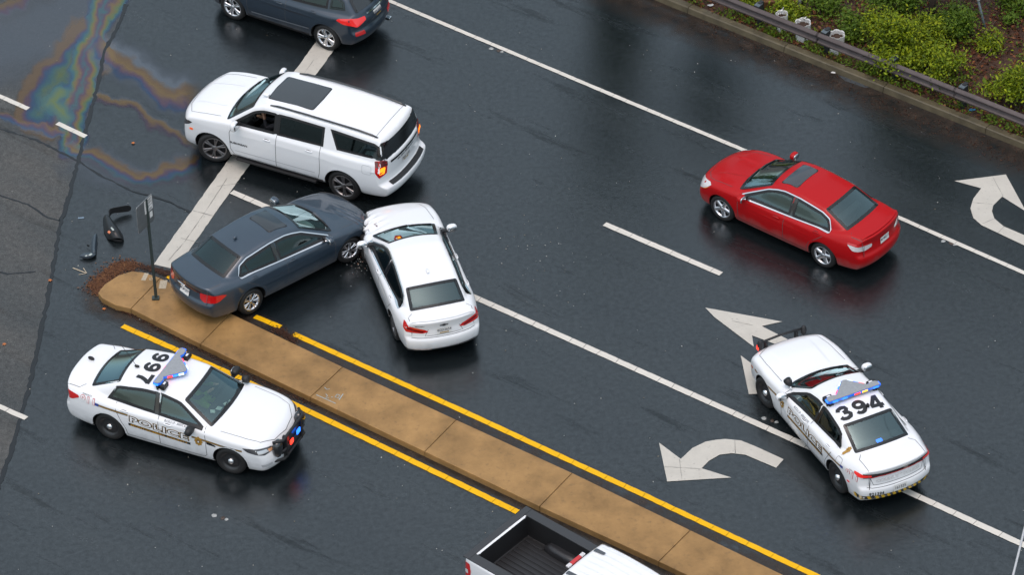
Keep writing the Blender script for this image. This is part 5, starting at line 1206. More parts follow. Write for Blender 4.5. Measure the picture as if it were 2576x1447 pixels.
def ribbon(name, px, w, m, z, parent, jag=0.0, seg=.12, gap=None, ww=None):
    """flat strip on the ground along pixels; gap = cracks across it every so often"""
    pts = [Vector(W(u, v)) for u, v in px]; V = []; Fc = []; Q = [pts[0]]
    for a, b in zip(pts[:-1], pts[1:]):
        k = max(1, int((b - a).length / seg)); Q += [a.lerp(b, i / k) for i in range(1, k + 1)]
    n = len(Q); nxt = random.uniform(.3, .6); acc = 0
    for i, q in enumerate(Q):
        t = (Q[min(i + 1, n - 1)] - Q[max(i - 1, 0)]).normalized(); nn = Vector((-t.y, t.x)); wi = w if ww is None else ww[0] + (ww[1] - ww[0]) * i / (n - 1)
        j1, j2 = random.uniform(-jag, jag), random.uniform(-jag, jag); cut = False
        if gap and i not in (0, n - 1):
            acc += (q - Q[i - 1]).length
            if acc > nxt: cut = True; acc = 0; nxt = random.uniform(.22, .62)
        sk = t * random.uniform(-.012, .012)
        if cut:
            for s_ in (-1, 1):
                c = q + t * (s_ * gap / 2); V += [(*(c + nn * (wi / 2 + j1) + sk), z), (*(c - nn * (wi / 2 + j2) - sk), z)]
                if s_ < 0: Fc.append((len(V) - 4, len(V) - 3, len(V) - 1, len(V) - 2))
        else:
            V += [(*(q + nn * (wi / 2 + j1)), z), (*(q - nn * (wi / 2 + j2)), z)]
            if i: Fc.append((len(V) - 4, len(V) - 3, len(V) - 1, len(V) - 2))
    return mk(name, V, Fc, m, parent)
def sheet(name, px, m, z, parent): 
    P = [(*W(u, v), z) for u, v in px]; o = mk(name, P, [list(range(len(P)))], m, parent)
    return o
ZM = .010
ribbon('lane_line', [(930, -19), (1500, 222), (1870, 377.5), (2255, 545), (2700, 742)], .115, M_WLINE, ZM, road, .004, gap=.006)
ribbon('lane_line', [(1521, 564), (1814, 690)], .15, M_WLINE, ZM, road, .004, gap=.008)
ribbon('lane_line', [(583, 483), (1195, 749), (1600, 930), (2040, 1128), (2300, 1246), (2700, 1430)], .155, M_WLINE, ZM, road, .004, gap=.010)
ribbon('lane_line', [(-60, 216), (71, 274)], .13, M_WLINE, ZM, road, .004, gap=.006)
ribbon('lane_line', [(144, 310), (216, 344)], .13, M_WLINE, ZM, road, .004, gap=.006)
ribbon('lane_line', [(-40, 1006), (66, 1054)], .13, M_WLINE, ZM, road, .006, gap=.01)
ribbon('yellow_line', [(641, 797), (706, 824)], .14, M_YLINE, ZM, road, .006, gap=.01)
ribbon('yellow_line', [(738, 841), (1185, 1045), (1620, 1247), (2045, 1447), (2500, 1665)], .14, M_YLINE, ZM, road, .005, gap=.008)
ribbon('yellow_line', [(308, 821), (450, 884), (600, 951), (950, 1119), (1302, 1290)], .145, M_YLINE, ZM, road, .005, gap=.008)
ribbon('yellow_line', [(421, 696), (447, 707)], .13, M_YLINE, ZM, road, .006)
ribbon('stop_line', [(414, 672), (507, 541), (580, 438), (784, 161.5), (830, 98), (900, 3), (930, -38)], .54, M_STOP, ZM - .003, road, .008, gap=None)
for px in ([(572, 448), (512, 540), (462, 612), (424, 656)], [(485, 530), (538, 545)], [(545, 470), (600, 462)], [(455, 600), (500, 612)], [(700, 276), (790, 150)]):
    ribbon('line_crack', px, .009, mat('crack_grey', (.15, .145, .135), .7), ZM + .003, road, .006)
def zz(o, s): return lambda u, v: (o[0] + s * u, o[1] + s * v)
za = zz((1613.2, 709.8), .3790); zb_ = zz((2258.5, 387.2), .2453)
headL = [(118, 1070), (262, 1178), (340, 1105), (430, 1062), (500, 1050), (560, 1045), (660, 1055), (760, 1095), (945, 1180), (895, 1237), (690, 1150), (600, 1140), (520, 1150), (450, 1190), (400, 1240), (598, 1302), (172, 1328)]
sheet('turn_arrow', [za(*p) for p in headL][::-1], M_STOP, ZM, road)
sheet('turn_arrow', [za(*p) for p in [(425, 172), (935, 265), (800, 295), (950, 372), (1330, 556), (1280, 610), (1150, 560), (1062, 570), (992, 610), (942, 660), (1140, 722), (714, 748), (660, 490), (804, 598), (882, 525), (972, 482), (1060, 470), (863, 405), (735, 357), (747, 433), (485, 235)]][::-1], M_STOP, ZM, road)
sheet('turn_arrow', [zb_(*p) for p in [(583, 280), (1108, 213), (1330, 620), (1300, 585), (1070, 440), (980, 530), (965, 590), (990, 665), (1085, 745), (1300, 838), (1450, 905), (1395, 985), (1250, 920), (860, 735), (775, 660), (745, 560), (775, 460), (855, 355)]][::-1], M_STOP, ZM, road)
for px in ([za(255, 1180), za(270, 1320)], [za(620, 1050), za(625, 1140)], [za(150, 1230), za(400, 1245)], [zb_(965, 225), zb_(1080, 435)], [zb_(1090, 750), zb_(1025, 815)], [zb_(760, 500), zb_(970, 520)], [zb_(985, 670), zb_(870, 720)], [za(600, 260), za(740, 290)]):
    ribbon('arrow_crack', px, .007, mat('crack_grey', (.15, .145, .135), .7), ZM + .003, road, .004)
# tar seams and cracks of the old pavement
ribbon('tar_seam', ob[1:], .09, M_TAR, .0075, old, .025)
ribbon('tar_seam', [(-60, 470), (0, 492), (70, 515), (120, 548), (150, 556)], .05, M_TAR, .0075, old, .012); ribbon('tar_seam', [(-40, 676), (20, 690), (90, 684)], .05, M_TAR, .0075, old, .012)
ribbon('tar_seam', [(0, 324), (90, 352), (190, 402), (250, 440), (330, 480), (420, 505), (480, 535)], .045, M_TAR, .0088, old, .02)

# oil film: colours of a thin oil layer spread over the water, running along the seams
def oil():
    nx, ny = 260, 250; us = np.linspace(-40, 520, nx); vs = np.linspace(-40, 500, ny); U, V_ = np.meshgrid(us, vs, indexing='ij')
    wx = U + 30 * noise2(U / 70, V_ / 70, 3) + 9 * noise2(U / 22, V_ / 22, 5) + 2.5 * noise2(U / 6, V_ / 6, 15); wy = V_ + 30 * noise2(U / 70, V_ / 70, 4) + 9 * noise2(U / 22, V_ / 22, 6) + 2.5 * noise2(U / 6, V_ / 6, 16)
    def pd(poly):
        best = np.full(U.shape, 1e9); sd = np.zeros(U.shape)
        for (ax, ay), (bx, by) in zip(poly[:-1], poly[1:]):
            dx, dy = bx - ax, by - ay; L = dx * dx + dy * dy; t = np.clip(((wx - ax) * dx + (wy - ay) * dy) / L, 0, 1)
            ex, ey = wx - ax - t * dx, wy - ay - t * dy; d = np.hypot(ex, ey); s_ = np.sign(dx * ey - dy * ex); k = d < best; best = np.where(k, d, best); sd = np.where(k, s_ * d, sd)
        return best, sd
    C = np.zeros(U.shape + (3,)); A = np.zeros(U.shape)
    G, BR, GO, PU, BL, TE, GR = (np.array(c) for c in ((.080, .098, .118), (.115, .072, .034), (.145, .095, .034), (.072, .042, .074), (.022, .055, .120), (.030, .095, .110), (.090, .125, .042)))
    def ramp(t, cols, pos):
        return np.stack([np.interp(t, pos, [c[k] for c in cols]) for k in range(3)], -1)
    def over(c, a):
        nonlocal C, A
        a = np.clip(a, 0, 1); na = A + a * (1 - A); C = np.where(na[..., None] > 1e-4, (C * (A * (1 - a))[..., None] + c * a[..., None]) / np.maximum(na, 1e-4)[..., None], C); A = na
    n1 = .5 + .5 * noise2(U / 34, V_ / 34, 11)
    # pale wet film over the old pavement, top left
    d, _ = pd([(0, 120), (120, 60), (200, 30)]); over(G[None, None] * np.ones_like(C), np.clip((1 - d / 120) * 1.6, 0, 1) * .62)
    # broad brown patch with blue and green heart
    d, _ = pd([(215, 120), (150, 200), (115, 270)]); t = np.clip(1 - d / 86 + .35 * (n1 - .5), 0, 1); over(ramp(t, [G, BR, BR, PU, BL, TE, GR], [0, .15, .48, .58, .68, .80, 1]), np.clip(t * 4, 0, 1) * .72)
    # rainbow band down the seam
    d, _ = pd([(285, -40), (240, 60), (222, 130), (205, 230), (190, 300), (178, 360)]); t = np.clip(1 - d / 42 + .3 * (n1 - .5), 0, 1); over(ramp(t, [PU, BL, TE, GR, GO, PU, TE], [0, .2, .38, .52, .66, .82, 1]), np.clip(t * 3, 0, 1) * .8)
    d, _ = pd([(170, 300), (130, 262), (165, 235)]); t = np.clip(1 - d / 34, 0, 1); over(ramp(t, [BL, TE, GR], [0, .4, 1]), t * 1.6)
    # upper tongue running to the white SUV
    d, s_ = pd([(285, 110), (330, 145), (385, 190), (430, 215), (520, 225)]); t = (s_ + 34) / 92; t = np.clip(t + .25 * (n1 - .5), 0, 1); over(ramp(t, [G, G * 1.15, BR, GO, PU, BL, G], [0, .25, .45, .6, .78, .9, 1]), np.clip((1 - np.abs(s_ - 12) / 62) * 1.8, 0, 1) * .8)
    d, s_ = pd([(240, 232), (310, 262), (385, 308), (440, 330), (500, 360)]); t = np.clip((s_ + 12) / 24, 0, 1); over(ramp(t, [G, GO, BR, PU], [0, .4, .7, 1]), np.clip((1 - d / 20) * 1.5, 0, 1) * .7)
    d, s_ = pd([(185, 375), (240, 390), (320, 425), (380, 440), (440, 425), (500, 400)]); t = np.clip((s_ + 22) / 48 + .3 * (n1 - .5), 0, 1); over(ramp(t, [G, BR, GO, PU, BL, TE, PU], [0, .25, .42, .58, .72, .86, 1]), np.clip((1 - d / 36) * 1.6, 0, 1) * .75)
    d, s_ = pd([(-40, 290), (40, 302), (90, 316), (150, 330)]); t = np.clip((s_ + 12) / 24, 0, 1); over(ramp(t, [GO, PU, BL, G], [0, .4, .7, 1]), np.clip((1 - d / 14) * 2, 0, 1) * .8)
    d, s_ = pd([(-40, 60), (10, 28), (60, -10)]); t = np.clip((s_ + 16) / 30, 0, 1); over(ramp(t, [GO, BR, PU, G], [0, .4, .8, 1]), np.clip((1 - d / 18) * 2, 0, 1) * .7)
    d, _ = pd([(190, 420), (260, 450), (360, 490), (460, 505)]); over(G[None, None] * np.ones_like(C), np.clip(1 - d / 45, 0, 1) * .5)
    A = A * np.clip((510 - U) / 50, 0, 1) * np.clip((495 - V_) / 40, 0, 1)
    verts = [(*W(u, v), .0065) for u in us for v in vs]; Fc = [(i * ny + j, i * ny + j + 1, (i + 1) * ny + j + 1, (i + 1) * ny + j) for i in range(nx - 1) for j in range(ny - 1) if A[i:i + 2, j:j + 2].max() > .02]
    m = mat('oil_film', (.05, .05, .05), .17); nt = m.node_tree; b = nt.nodes['Principled BSDF']; at = nd(nt, 'ShaderNodeAttribute', attribute_name='film'); nt.links.new(at.outputs['Color'], b.inputs['Base Color']); nt.links.new(at.outputs['Alpha'], b.inputs['Alpha'])
    o = mk('oil_film', verts, Fc, m); at_ = o.data.color_attributes.new('film', 'FLOAT_COLOR', 'POINT')
    at_.data.foreach_set('color', np.concatenate([C, A[..., None]], -1).reshape(-1).astype(np.float32))
    tag(o, 'rainbow coloured oil film spread over wet pavement', 'oil film', kind='stuff')
oil()

# ------------------------------------------------------------------ concrete median: slabs with open joints
M_SLAB = mat('wet_concrete', (.295, .172, .066), .42, spec=.25, var=.30, vscale=1.6, bump=.25, bscale=45)
def slab_mat():
    m = M_SLAB; nt = m.node_tree; b = nt.nodes['Principled BSDF']; src = b.inputs['Base Color'].links[0].from_socket
    tc = nd(nt, 'ShaderNodeTexCoord'); n = nd(nt, 'ShaderNodeTexNoise', Scale=7.0, Detail=8.0, Roughness=.7); nt.links.new(tc.outputs['Object'], n.inputs['Vector'])
    mr = nd(nt, 'ShaderNodeMapRange'); mr.inputs[1].default_value = .55; mr.inputs[2].default_value = .78; mr.inputs[4].default_value = .55; nt.links.new(n.outputs['Fac'], mr.inputs[0])
    mx = nd(nt, 'ShaderNodeMixRGB'); mx.inputs[2].default_value = (.055, .042, .032, 1); nt.links.new(mr.outputs[0], mx.inputs[0]); nt.links.new(src, mx.inputs[1]); nt.links.new(mx.outputs[0], b.inputs['Base Color'])
slab_mat()
ZS = .15
Rj = [(404, 699), (580, 788), (862.5, 923), (1148, 1056), (1440, 1190), (1737, 1334), (2035, 1478), (2335, 1624)]
Lj = [(329, 777), (504, 866), (780.4, 999.4), (1068, 1137), (1357, 1275), (1656.6, 1413.8), (1955, 1556), (2255, 1700)]
nose = [(404, 699), (384, 692), (357, 684), (330, 682), (298, 692), (264, 714), (252, 728), (246, 737), (256, 750), (290, 768), (329, 777)]
med_px = nose + Lj[1:] + Rj[:0:-1]
core = [tuple(p) for p in offs([W(u, v, ZS) for u, v in med_px], .03)]
median = prism('median', core, -.01, ZS - .03, mat('joint_dirt', (.03, .022, .016), .7)); tag(median, kind='structure')
def slab(px):
    P = [tuple(p) for p in offs([W(u, v, ZS) for u, v in px], .007)]; prism('slab', P, -.01, ZS, M_SLAB, median, bev=.018)
slab(nose)
mid = lambda a, b, t: (a[0] + (b[0] - a[0]) * t, a[1] + (b[1] - a[1]) * t)
for i in range(7): slab([Rj[i], mid(Rj[i], Lj[i], .5), Lj[i], Lj[i + 1], mid(Rj[i + 1], Lj[i + 1], .5), Rj[i + 1]])
CH = mat('chalk_white', (.40, .34, .25), .8, var=.3, vscale=40); CB = mat('chalk_blue', (.30, .42, .46), .8, var=.3, vscale=40)
def chalk(px, w, m, z, parent):
    P = [(*W(u, v, z), z + .004) for u, v in px]; V = []; Fc = []
    for i, q in enumerate(P):
        a, b = Vector(P[max(i - 1, 0)]), Vector(P[min(i + 1, len(P) - 1)]); t = (b - a).normalized(); n = Vector((-t.y, t.x, 0)) * w / 2; V += [Vector(q) + n, Vector(q) - n]
        if i: Fc.append((2 * i - 2, 2 * i - 1, 2 * i + 1, 2 * i))
    mk('chalk_mark', V, Fc, m, parent)
zc = zz((0, 645.3), .2230); zd = zz((645.3, 838.9), .2675)
chalk([zc(1655, 190), zc(1615, 272)], .10, CH, ZS, median); chalk([zc(1850, 270), zc(1830, 365)], .16, CH, ZS, median)
chalk([zc(1690, 250), zc(1715, 240), zc(1720, 262), zc(1692, 268), zc(1690, 250)], .02, CH, ZS, median)
chalk([zd(562, 580), zd(745, 662)], .014, CB, ZS, median); chalk([zd(815, 572), zd(775, 628)], .016, CB, ZS, median); chalk([zd(760, 575), zd(785, 585), zd(765, 612), zd(738, 600), zd(760, 575)], .014, CB, ZS, median)
chalk([zd(650, 572), zd(668, 590), zd(650, 610), zd(680, 612)], .012, CB, ZS, median); chalk([zd(640, 510), zd(660, 530), zd(690, 525)], .012, CB, ZS, median); chalk([zd(705, 600), zd(714, 604)], .02, CB, ZS, median)
chalk([zc(820, 130), zc(975, 190)], .03, CH, .006, road); chalk([zc(940, 132), zc(980, 190), zc(888, 208)], .02, CH, .006, road)

# silt left by run-off along kerbs: breaks up into patches
def silt():
    m = mat('silt', (.040, .026, .017), .55); nt = m.node_tree; b = nt.nodes['Principled BSDF']
    tc = nd(nt, 'ShaderNodeTexCoord'); n = nd(nt, 'ShaderNodeTexNoise', Scale=2.2, Detail=9.0, Roughness=.78); nt.links.new(tc.outputs['Object'], n.inputs['Vector'])
    at = nd(nt, 'ShaderNodeAttribute', attribute_name='edge'); mu = nd(nt, 'ShaderNodeMath', operation='MULTIPLY'); mr = nd(nt, 'ShaderNodeMapRange')
    mr.inputs[1].default_value = .36; mr.inputs[2].default_value = .66; nt.links.new(n.outputs['Fac'], mr.inputs[0]); nt.links.new(mr.outputs[0], mu.inputs[0]); nt.links.new(at.outputs['Fac'], mu.inputs[1]); nt.links.new(mu.outputs[0], b.inputs['Alpha'])
    return m
M_SILT = silt()
def silt_strip(pts, w, side, z, name='gutter_silt'):
    P_ = [Vector(p) for p in pts]; V = []; Fc = []; A = []
    for i, q in enumerate(P_):
        t = (P_[min(i + 1, len(P_) - 1)] - P_[max(i - 1, 0)]).normalized(); n_ = Vector((-t.y, t.x)) * side
        for k, a_ in ((-.05, 1.0), (.35, .95), (1.0, 0.0)): V.append((*(q + n_ * w * k), z)); A.append(a_)
        if i:
            for k in (0, 1): Fc.append((3 * i - 3 + k, 3 * i + k, 3 * i + k + 1, 3 * i - 2 + k))
    o = mk(name, V, Fc, M_SILT, road); at = o.data.attributes.new('edge', 'FLOAT', 'POINT'); at.data.foreach_set('value', np.array(A, np.float32))
silt_strip([W(u, v, .0) for u, v in Rj[1:]], .42, 1, .005); silt_strip([W(u, v + 11, .0) for u, v in Lj], .45, -1, .005)
silt_strip([W(u, v, .0) for u, v in [(438, 722), (404, 710), (357, 694), (330, 692), (298, 702), (264, 724), (248, 745), (258, 762), (292, 780), (329, 788)]], .55, -1, .0055)
# ------------------------------------------------------------------ curb, verge, guardrail
T_ = Vector((.783, -.622)); N_ = Vector((.622, .783)); O_ = Vector((7.39, 76.10 - OY))
def V2(t, n): return O_ + T_ * t + N_ * n
M_CURB = mat('curb_concrete', (.085, .070, .040), .5, var=.4, vscale=3.0, bump=.3, bscale=60)
curb = mk('curb', [(*V2(-40, -.20), -.02), (*V2(40, -.20), -.02), (*V2(40, 0), .10), (*V2(-40, 0), .10)], [(0, 1, 2, 3)], mat('joint_dirt', (.03, .022, .016), .7)); tag(curb, kind='structure')
silt_strip([V2(t, -.24) for t in np.arange(-14, 16, 1.0)], 1.15, -1, .005)
k0 = -40
while k0 < 40:
    bm = bmesh.new(); pr = [(-.245, -.02), (-.205, .135), (-.18, .152), (-.02, .152), (-.01, -.02)]
    a = [bm.verts.new((*V2(k0 + .006, n), z)) for n, z in pr]; b = [bm.verts.new((*V2(k0 + 2.79, n), z)) for n, z in pr]
    for i in range(4): bm.faces.new((a[i], a[i + 1], b[i + 1], b[i]))
    bm.faces.new(a[::-1]); bm.faces.new(b); bmesh.ops.recalc_face_normals(bm, faces=bm.faces); from_bm('curb_stone', bm, M_CURB, curb); k0 += 2.8
def vz(t, n): return .11 + .05 * n * (n > 0) * .6 + .06 * noise2(np.asarray(t) * .9, np.asarray(n) * .9, 21) * np.clip(np.asarray(n) * 1.5, 0, 1)
M_SOIL = mat('leaf_mould', (.052, .023, .012), .8, var=.6, vscale=9.0, bump=1.0, bscale=25)
ts = np.linspace(-22, 24, 140); ns = np.concatenate([[-.012], np.linspace(.1, 14, 60)])
V = [(*V2(t, n), float(vz(t, n))) for t in ts for n in ns]; m_ = len(ns)
verge = mk('verge', V, [(i * m_ + j, (i + 1) * m_ + j, (i + 1) * m_ + j + 1, i * m_ + j + 1) for i in range(139) for j in range(m_ - 1)], M_SOIL, smooth=True); tag(verge, kind='structure')
far_v = mk('verge', [(*V2(a, n), z) for a, n, z in ((-200, -.012, .10), (-22, -.012, .10), (-22, 14, .5), (-22, 150, 3), (-200, 150, 3), (24, -.012, .10), (200, -.012, .10), (200, 150, 3), (24, 150, 3), (24, 14, .5))], [(0, 1, 2, 3, 4), (5, 6, 7, 8, 9), (2, 9, 8, 3)], M_SOIL); tag(far_v, kind='structure')
def island_mat(name, cols, rough=.5, trans=0.0):
    m = mat(name, cols[0], max(rough, .55), spec=.25); nt = m.node_tree; b = nt.nodes['Principled BSDF']; g = nd(nt, 'ShaderNodeNewGeometry'); r = nd(nt, 'ShaderNodeValToRGB'); e = r.color_ramp.elements
    for i, c in enumerate(cols):
        p = i / (len(cols) - 1)
        if i < 2: e[i].position = p; el = e[i]
        else: el = e.new(p)
        el.color = (*c, 1)
    e[0].position = 0; 
    nt.links.new(g.outputs['Random Per Island'], r.inputs['Fac']); nt.links.new(r.outputs['Color'], b.inputs['Base Color'])
    if trans: b.inputs['Transmission Weight'].default_value = 0; b.inputs['Subsurface Weight'].default_value = 0
    return m
def leaf_quads(P, size, seed, flat=.3, aspect=.55):
    """small bent leaf (two triangles folded on the midrib) at each point"""
    r = np.random.default_rng(seed); n = len(P); s_ = size * (.6 + .8 * r.random(n)); a = r.random(n) * 2 * np.pi; el = r.normal(0, flat, n); ro = r.normal(0, flat * 1.6, n)
    d = np.stack([np.cos(a) * np.cos(el), np.sin(a) * np.cos(el), np.sin(el)], 1); sd = np.stack([-np.sin(a) * np.cos(ro), np.cos(a) * np.cos(ro), np.sin(ro)], 1); up = np.cross(d, sd)
    L = s_[:, None]; w = L * aspect * .5
    v = np.stack([P, P + d * L * .5 + sd * w + up * L * .08, P + d * L, P + d * L * .5 - sd * w + up * L * .08], 1).reshape(-1, 3)
    f = np.arange(n * 4).reshape(-1, 4); return v, f
M_LITTER = island_mat('leaf_litter', [(.040, .015, .008), (.12, .038, .014), (.065, .024, .011), (.16, .062, .024), (.085, .024, .010), (.24, .090, .034), (.04, .018, .011)], .45)
r = np.random.default_rng(5); n = 22000; tt = r.uniform(-7, 14, n); nn = np.abs(r.uniform(-.02, 9, n)); P = np.array([(*V2(a, b), 0) for a, b in zip(tt, nn)]); P[:, 2] = vz(tt, nn) + .012 + .03 * r.random(n)
v, f = leaf_quads(P, .11, 6, .35, .6); o = mk('leaf_litter', v, f.tolist(), M_LITTER); tag(o, 'brown dead leaves covering the bank behind the guardrail', 'leaf litter', kind='stuff')
M_PILE = island_mat('leaf_pile', [(.05, .018, .008), (.11, .042, .016), (.07, .026, .011), (.15, .062, .022), (.06, .022, .010), (.20, .09, .032)], .5)
M_WETLEAF = island_mat('wet_leaf', [(.020, .008, .005), (.045, .016, .008), (.03, .012, .007), (.07, .026, .011), (.025, .010, .006), (.10, .042, .018)], .5)
# leaves washed against curb and median
def wash(name, label, px, n, spread, size, seed, zb=.012, mm=None):
    r = np.random.default_rng(seed); pts = []
    for _ in range(n):
        k = r.integers(0, len(px) - 1); t = r.random(); u = px[k][0] + (px[k + 1][0] - px[k][0]) * t; v_ = px[k][1] + (px[k + 1][1] - px[k][1]) * t
        w = W(u + r.normal(0, spread), v_ + r.normal(0, spread * .6)); pts.append((w[0], w[1], zb + .012 * r.random()))
    v, f = leaf_quads(np.array(pts), size, seed + 1, .09); o = mk(name, v, f.tolist(), mm or M_LITTER); tag(o, label, 'leaf litter', kind='stuff')
wash('leaf_pile', 'wet brown leaves heaped round the rounded tip of the median', [(243, 735), (250, 715), (268, 695), (300, 672), (335, 668)], 2400, 13, .05, 31, mm=M_PILE)
wash('leaf_pile', 'damp leaf scraps gathered at the lower end of the stop line', [(355, 672), (385, 678), (410, 686), (430, 692)], 700, 5, .04, 32, mm=M_WETLEAF)
wash('leaf_drift', 'dark leaf scraps lying between yellow line and median behind the blue car', [(690, 828), (720, 842), (745, 860)], 420, 8, .04, 33, mm=M_WETLEAF)
wash('leaf_drift', 'thin line of leaf scraps along the sunken side of the median', [(262, 760), (330, 795), (500, 880), (640, 955), (790, 1022)], 900, 5, .035, 34, mm=M_WETLEAF)
wash('leaf_drift', 'brown leaf scraps strewn along the gutter below the guardrail', [(1760, 60), (1990, 155), (2200, 255), (2400, 340), (2580, 420)], 900, 18, .035, 35, mm=M_WETLEAF)
# ground cover between rail and bank
M_COVER = island_mat('ground_cover', [(.04, .08, .006), (.11, .17, .008), (.07, .12, .008), (.15, .20, .015)], .5)
r = np.random.default_rng(8); C = [(r.uniform(-6, 13), abs(r.normal(0, 2.6)) + .03) for _ in range(300)] + [(r.uniform(-5, 7), r.uniform(.03, .28)) for _ in range(60)]
P = []
for a, b in C:
    k = r.integers(20, 60); ta = a + r.normal(0, .16, k); nb = np.maximum(b + r.normal(0, .13, k), .02); z = vz(ta, nb) + np.abs(r.normal(.06, .06, k)); P += [(*V2(p, q), h) for p, q, h in zip(ta, nb, z)]
v, f = leaf_quads(np.array(P), .075, 9, .7, .55); o = mk('ground_cover', v, f.tolist(), M_COVER); tag(o, 'low green weeds sprouting through the leaves along the guardrail', 'weeds', kind='stuff')
# twigs
bm = bmesh.new(); r = np.random.default_rng(12)
for _ in range(90):
    t, n = r.uniform(-6, 12), r.uniform(.3, 7); L = r.uniform(.4, 1.6); a = r.uniform(0, 6.3); p0 = Vector((*V2(t, n), float(vz(t, n)) + .05)); p1 = p0 + Vector((math.cos(a) * L, math.sin(a) * L, r.uniform(0, .3))); bm_tube(bm, [p0, p0.lerp(p1, .5) + Vector((0, 0, r.uniform(0, .1))), p1], r.uniform(.006, .014), 4, cap=False)
o = from_bm('fallen_twigs', bm, mat('twig_brown', (.075, .045, .028), .7), smooth=True); tag(o, 'tangle of thin dead twigs on the leafy bank', 'twigs', kind='stuff')

# W-beam guardrail
M_RAIL = mat('weathered_steel', (.085, .068, .066), .5, metal=.25, var=.22, vscale=3.0, bump=.15, bscale=30)
g0 = V2(0, 0); guard = empty('guardrail', (g0.x, g0.y, .1)); tag(guard, 'long brown weathered steel guardrail above the curb', 'guardrail')
prof = [(.0, .42), (-.015, .425), (-.055, .455), (-.075, .475), (-.075, .505), (-.02, .545), (.0, .565), (.0, .585), (-.02, .605), (-.075, .645), (-.075, .675), (-.055, .695), (-.015, .725), (.0, .73)]
def rail(t0, t1):
    V = []; Fc = []
    for t in (t0, t1):
        for dn in (0, .006): V += [(*(V2(t, n_ + .05 + dn) - g0), z - .1) for n_, z in prof]
    k = len(prof)
    for i in range(k - 1): Fc += [(i, i + 1, 2 * k + i + 1, 2 * k + i), (k + i + 1, k + i, 3 * k + i, 3 * k + i + 1)]
    Fc += [(0, 2 * k, 3 * k, k), (k - 1, 2 * k - 1, 4 * k - 1, 3 * k - 1)]; mk('rail_beam', V, Fc, M_RAIL, guard)
for i in range(-9, 9): rail(i * 3.81 - .06 + .002 * (i % 2), (i + 1) * 3.81)
M_POST = mat('guard_post', (.018, .02, .022), .6); M_CAP = mat('post_cap_grey', (.10, .125, .14), .5)
Rz = Matrix.Rotation(math.atan2(T_.y, T_.x), 4, 'Z')
for i in range(-18, 18):
    q = V2(.10 + i * 1.908, .0) - g0; mt = Matrix.Translation((q.x, q.y, 0)) @ Rz
    p = box('post', (-.04, .16, -.2), (.06, .30, .70), M_POST, guard, bev=.01, mtx=mt); box('offset_block', (-.07, .052, .28), (.08, .24, .665), M_POST, p, bev=.01, mtx=mt); box('block_cap', (-.065, .06, .663), (.075, .23, .676), M_CAP, p, mtx=mt)

# ------------------------------------------------------------------ shrubs and trees
def shrub(px, zz_, h, rx, n, cols, label, seed, cat='shrub', size=.085, name='shrub'):
    x, y = W(*px, .2); r = np.random.default_rng(seed); root = empty(name, (x, y, .12)); tag(root, label, cat, 'shrubs on the bank')
    bm = bmesh.new(); tips = []
    for k in range(max(6, int(n / 420))):
        a = r.uniform(0, 6.28); rr = rx * math.sqrt(r.random()) * .95; top = Vector((math.cos(a) * rr, math.sin(a) * rr, h * r.uniform(.45, 1.0) * (1 - .45 * (rr / rx) ** 2))); p0 = Vector((r.normal(0, .08), r.normal(0, .08), 0)); m1 = p0.lerp(top, .5) + Vector((0, 0, .12 * h)); bm_tube(bm, [p0, m1, top], [.018, .011, .005], 5, cap=False); tips.append((m1, top))
    from_bm('stem', bm, mat('shrub_stem', (.06, .045, .03), .7), root, smooth=True)
    P = []
    for q in range(n):
        m1, top = tips[r.integers(0, len(tips))]; t = r.random() ** .6; c = m1.lerp(top, t); s_ = .07 + .16 * r.random() ** 2; P.append((c.x + r.normal(0, s_), c.y + r.normal(0, s_), max(.05, c.z + r.normal(0, s_ * .8))))
    v, f = leaf_quads(np.array(P), size, seed + 1, .55, .5); mk('foliage', v, f.tolist(), island_mat('foliage_' + cols[0], cols[1], .45), root)
YG = ('yellow_green', [(.05, .085, .004), (.19, .25, .004), (.11, .165, .005), (.30, .34, .006), (.04, .07, .005), (.15, .21, .005)]); DG = ('deep_green', [(.035, .070, .007), (.09, .155, .008), (.055, .105, .008), (.13, .19, .010)])
shrub((2245, 150), 0, 1.35, 1.0, 6800, YG, 'largest yellow-green shrub spilling towards the guardrail', 41)
shrub((2350, 190), 0, 1.05, .75, 3900, YG, 'yellow-green shrub between the largest shrub and the bare leafy slope', 42)
shrub((2560, 262), 0, 1.2, .75, 4600, YG, 'yellow-green shrub leaning over the guardrail past the bare leafy slope', 43)
shrub((2385, 95), 0, .9, .6, 2600, DG, 'dark green shrub beside the tree trunk', 44)
shrub((2497, 118), 0, .5, .35, 900, YG, 'small lone light green bush on the bare leafy slope', 45)
shrub((2150, 72), 0, .4, .55, 1500, DG, 'low spreading green bush behind the flower-shaped planter', 46)
shrub((1985, 42), 0, .55, .4, 1500, YG, 'light green bush between the timber edging and the white planters', 47)
shrub((1872, 12), 0, .5, .3, 900, YG, 'light green bush next to the guardrail post and timber edging', 48)
shrub((2250, 20), 0, 1.0, .7, 3000, DG, 'dark green bush upslope of the largest shrub', 49)
shrub((2070, 20), 0, .5, .5, 1000, DG, 'sparse green bush upslope near the white post', 50)
shrub((2300, 120), 0, 1.1, .9, 3600, YG, 'ragged yellow-green shrub wedged between the largest shrub and the tree trunk', 52)
shrub((2225, 158), 0, .75, .45, 1800, YG, 'low yellow-green shrub pressing against the back of the guardrail', 53)
shrub((2440, 60), 0, .5, .6, 1100, DG, 'thin green undergrowth on the leafy slope near the stake', 54)
shrub((2540, 30), 0, .7, .8, 1800, DG, 'loose green bush beside the leaning pale stake', 51)
BARK = mat('bark_brown', (.045, .030, .022), .85, bump=.8, bscale=20)
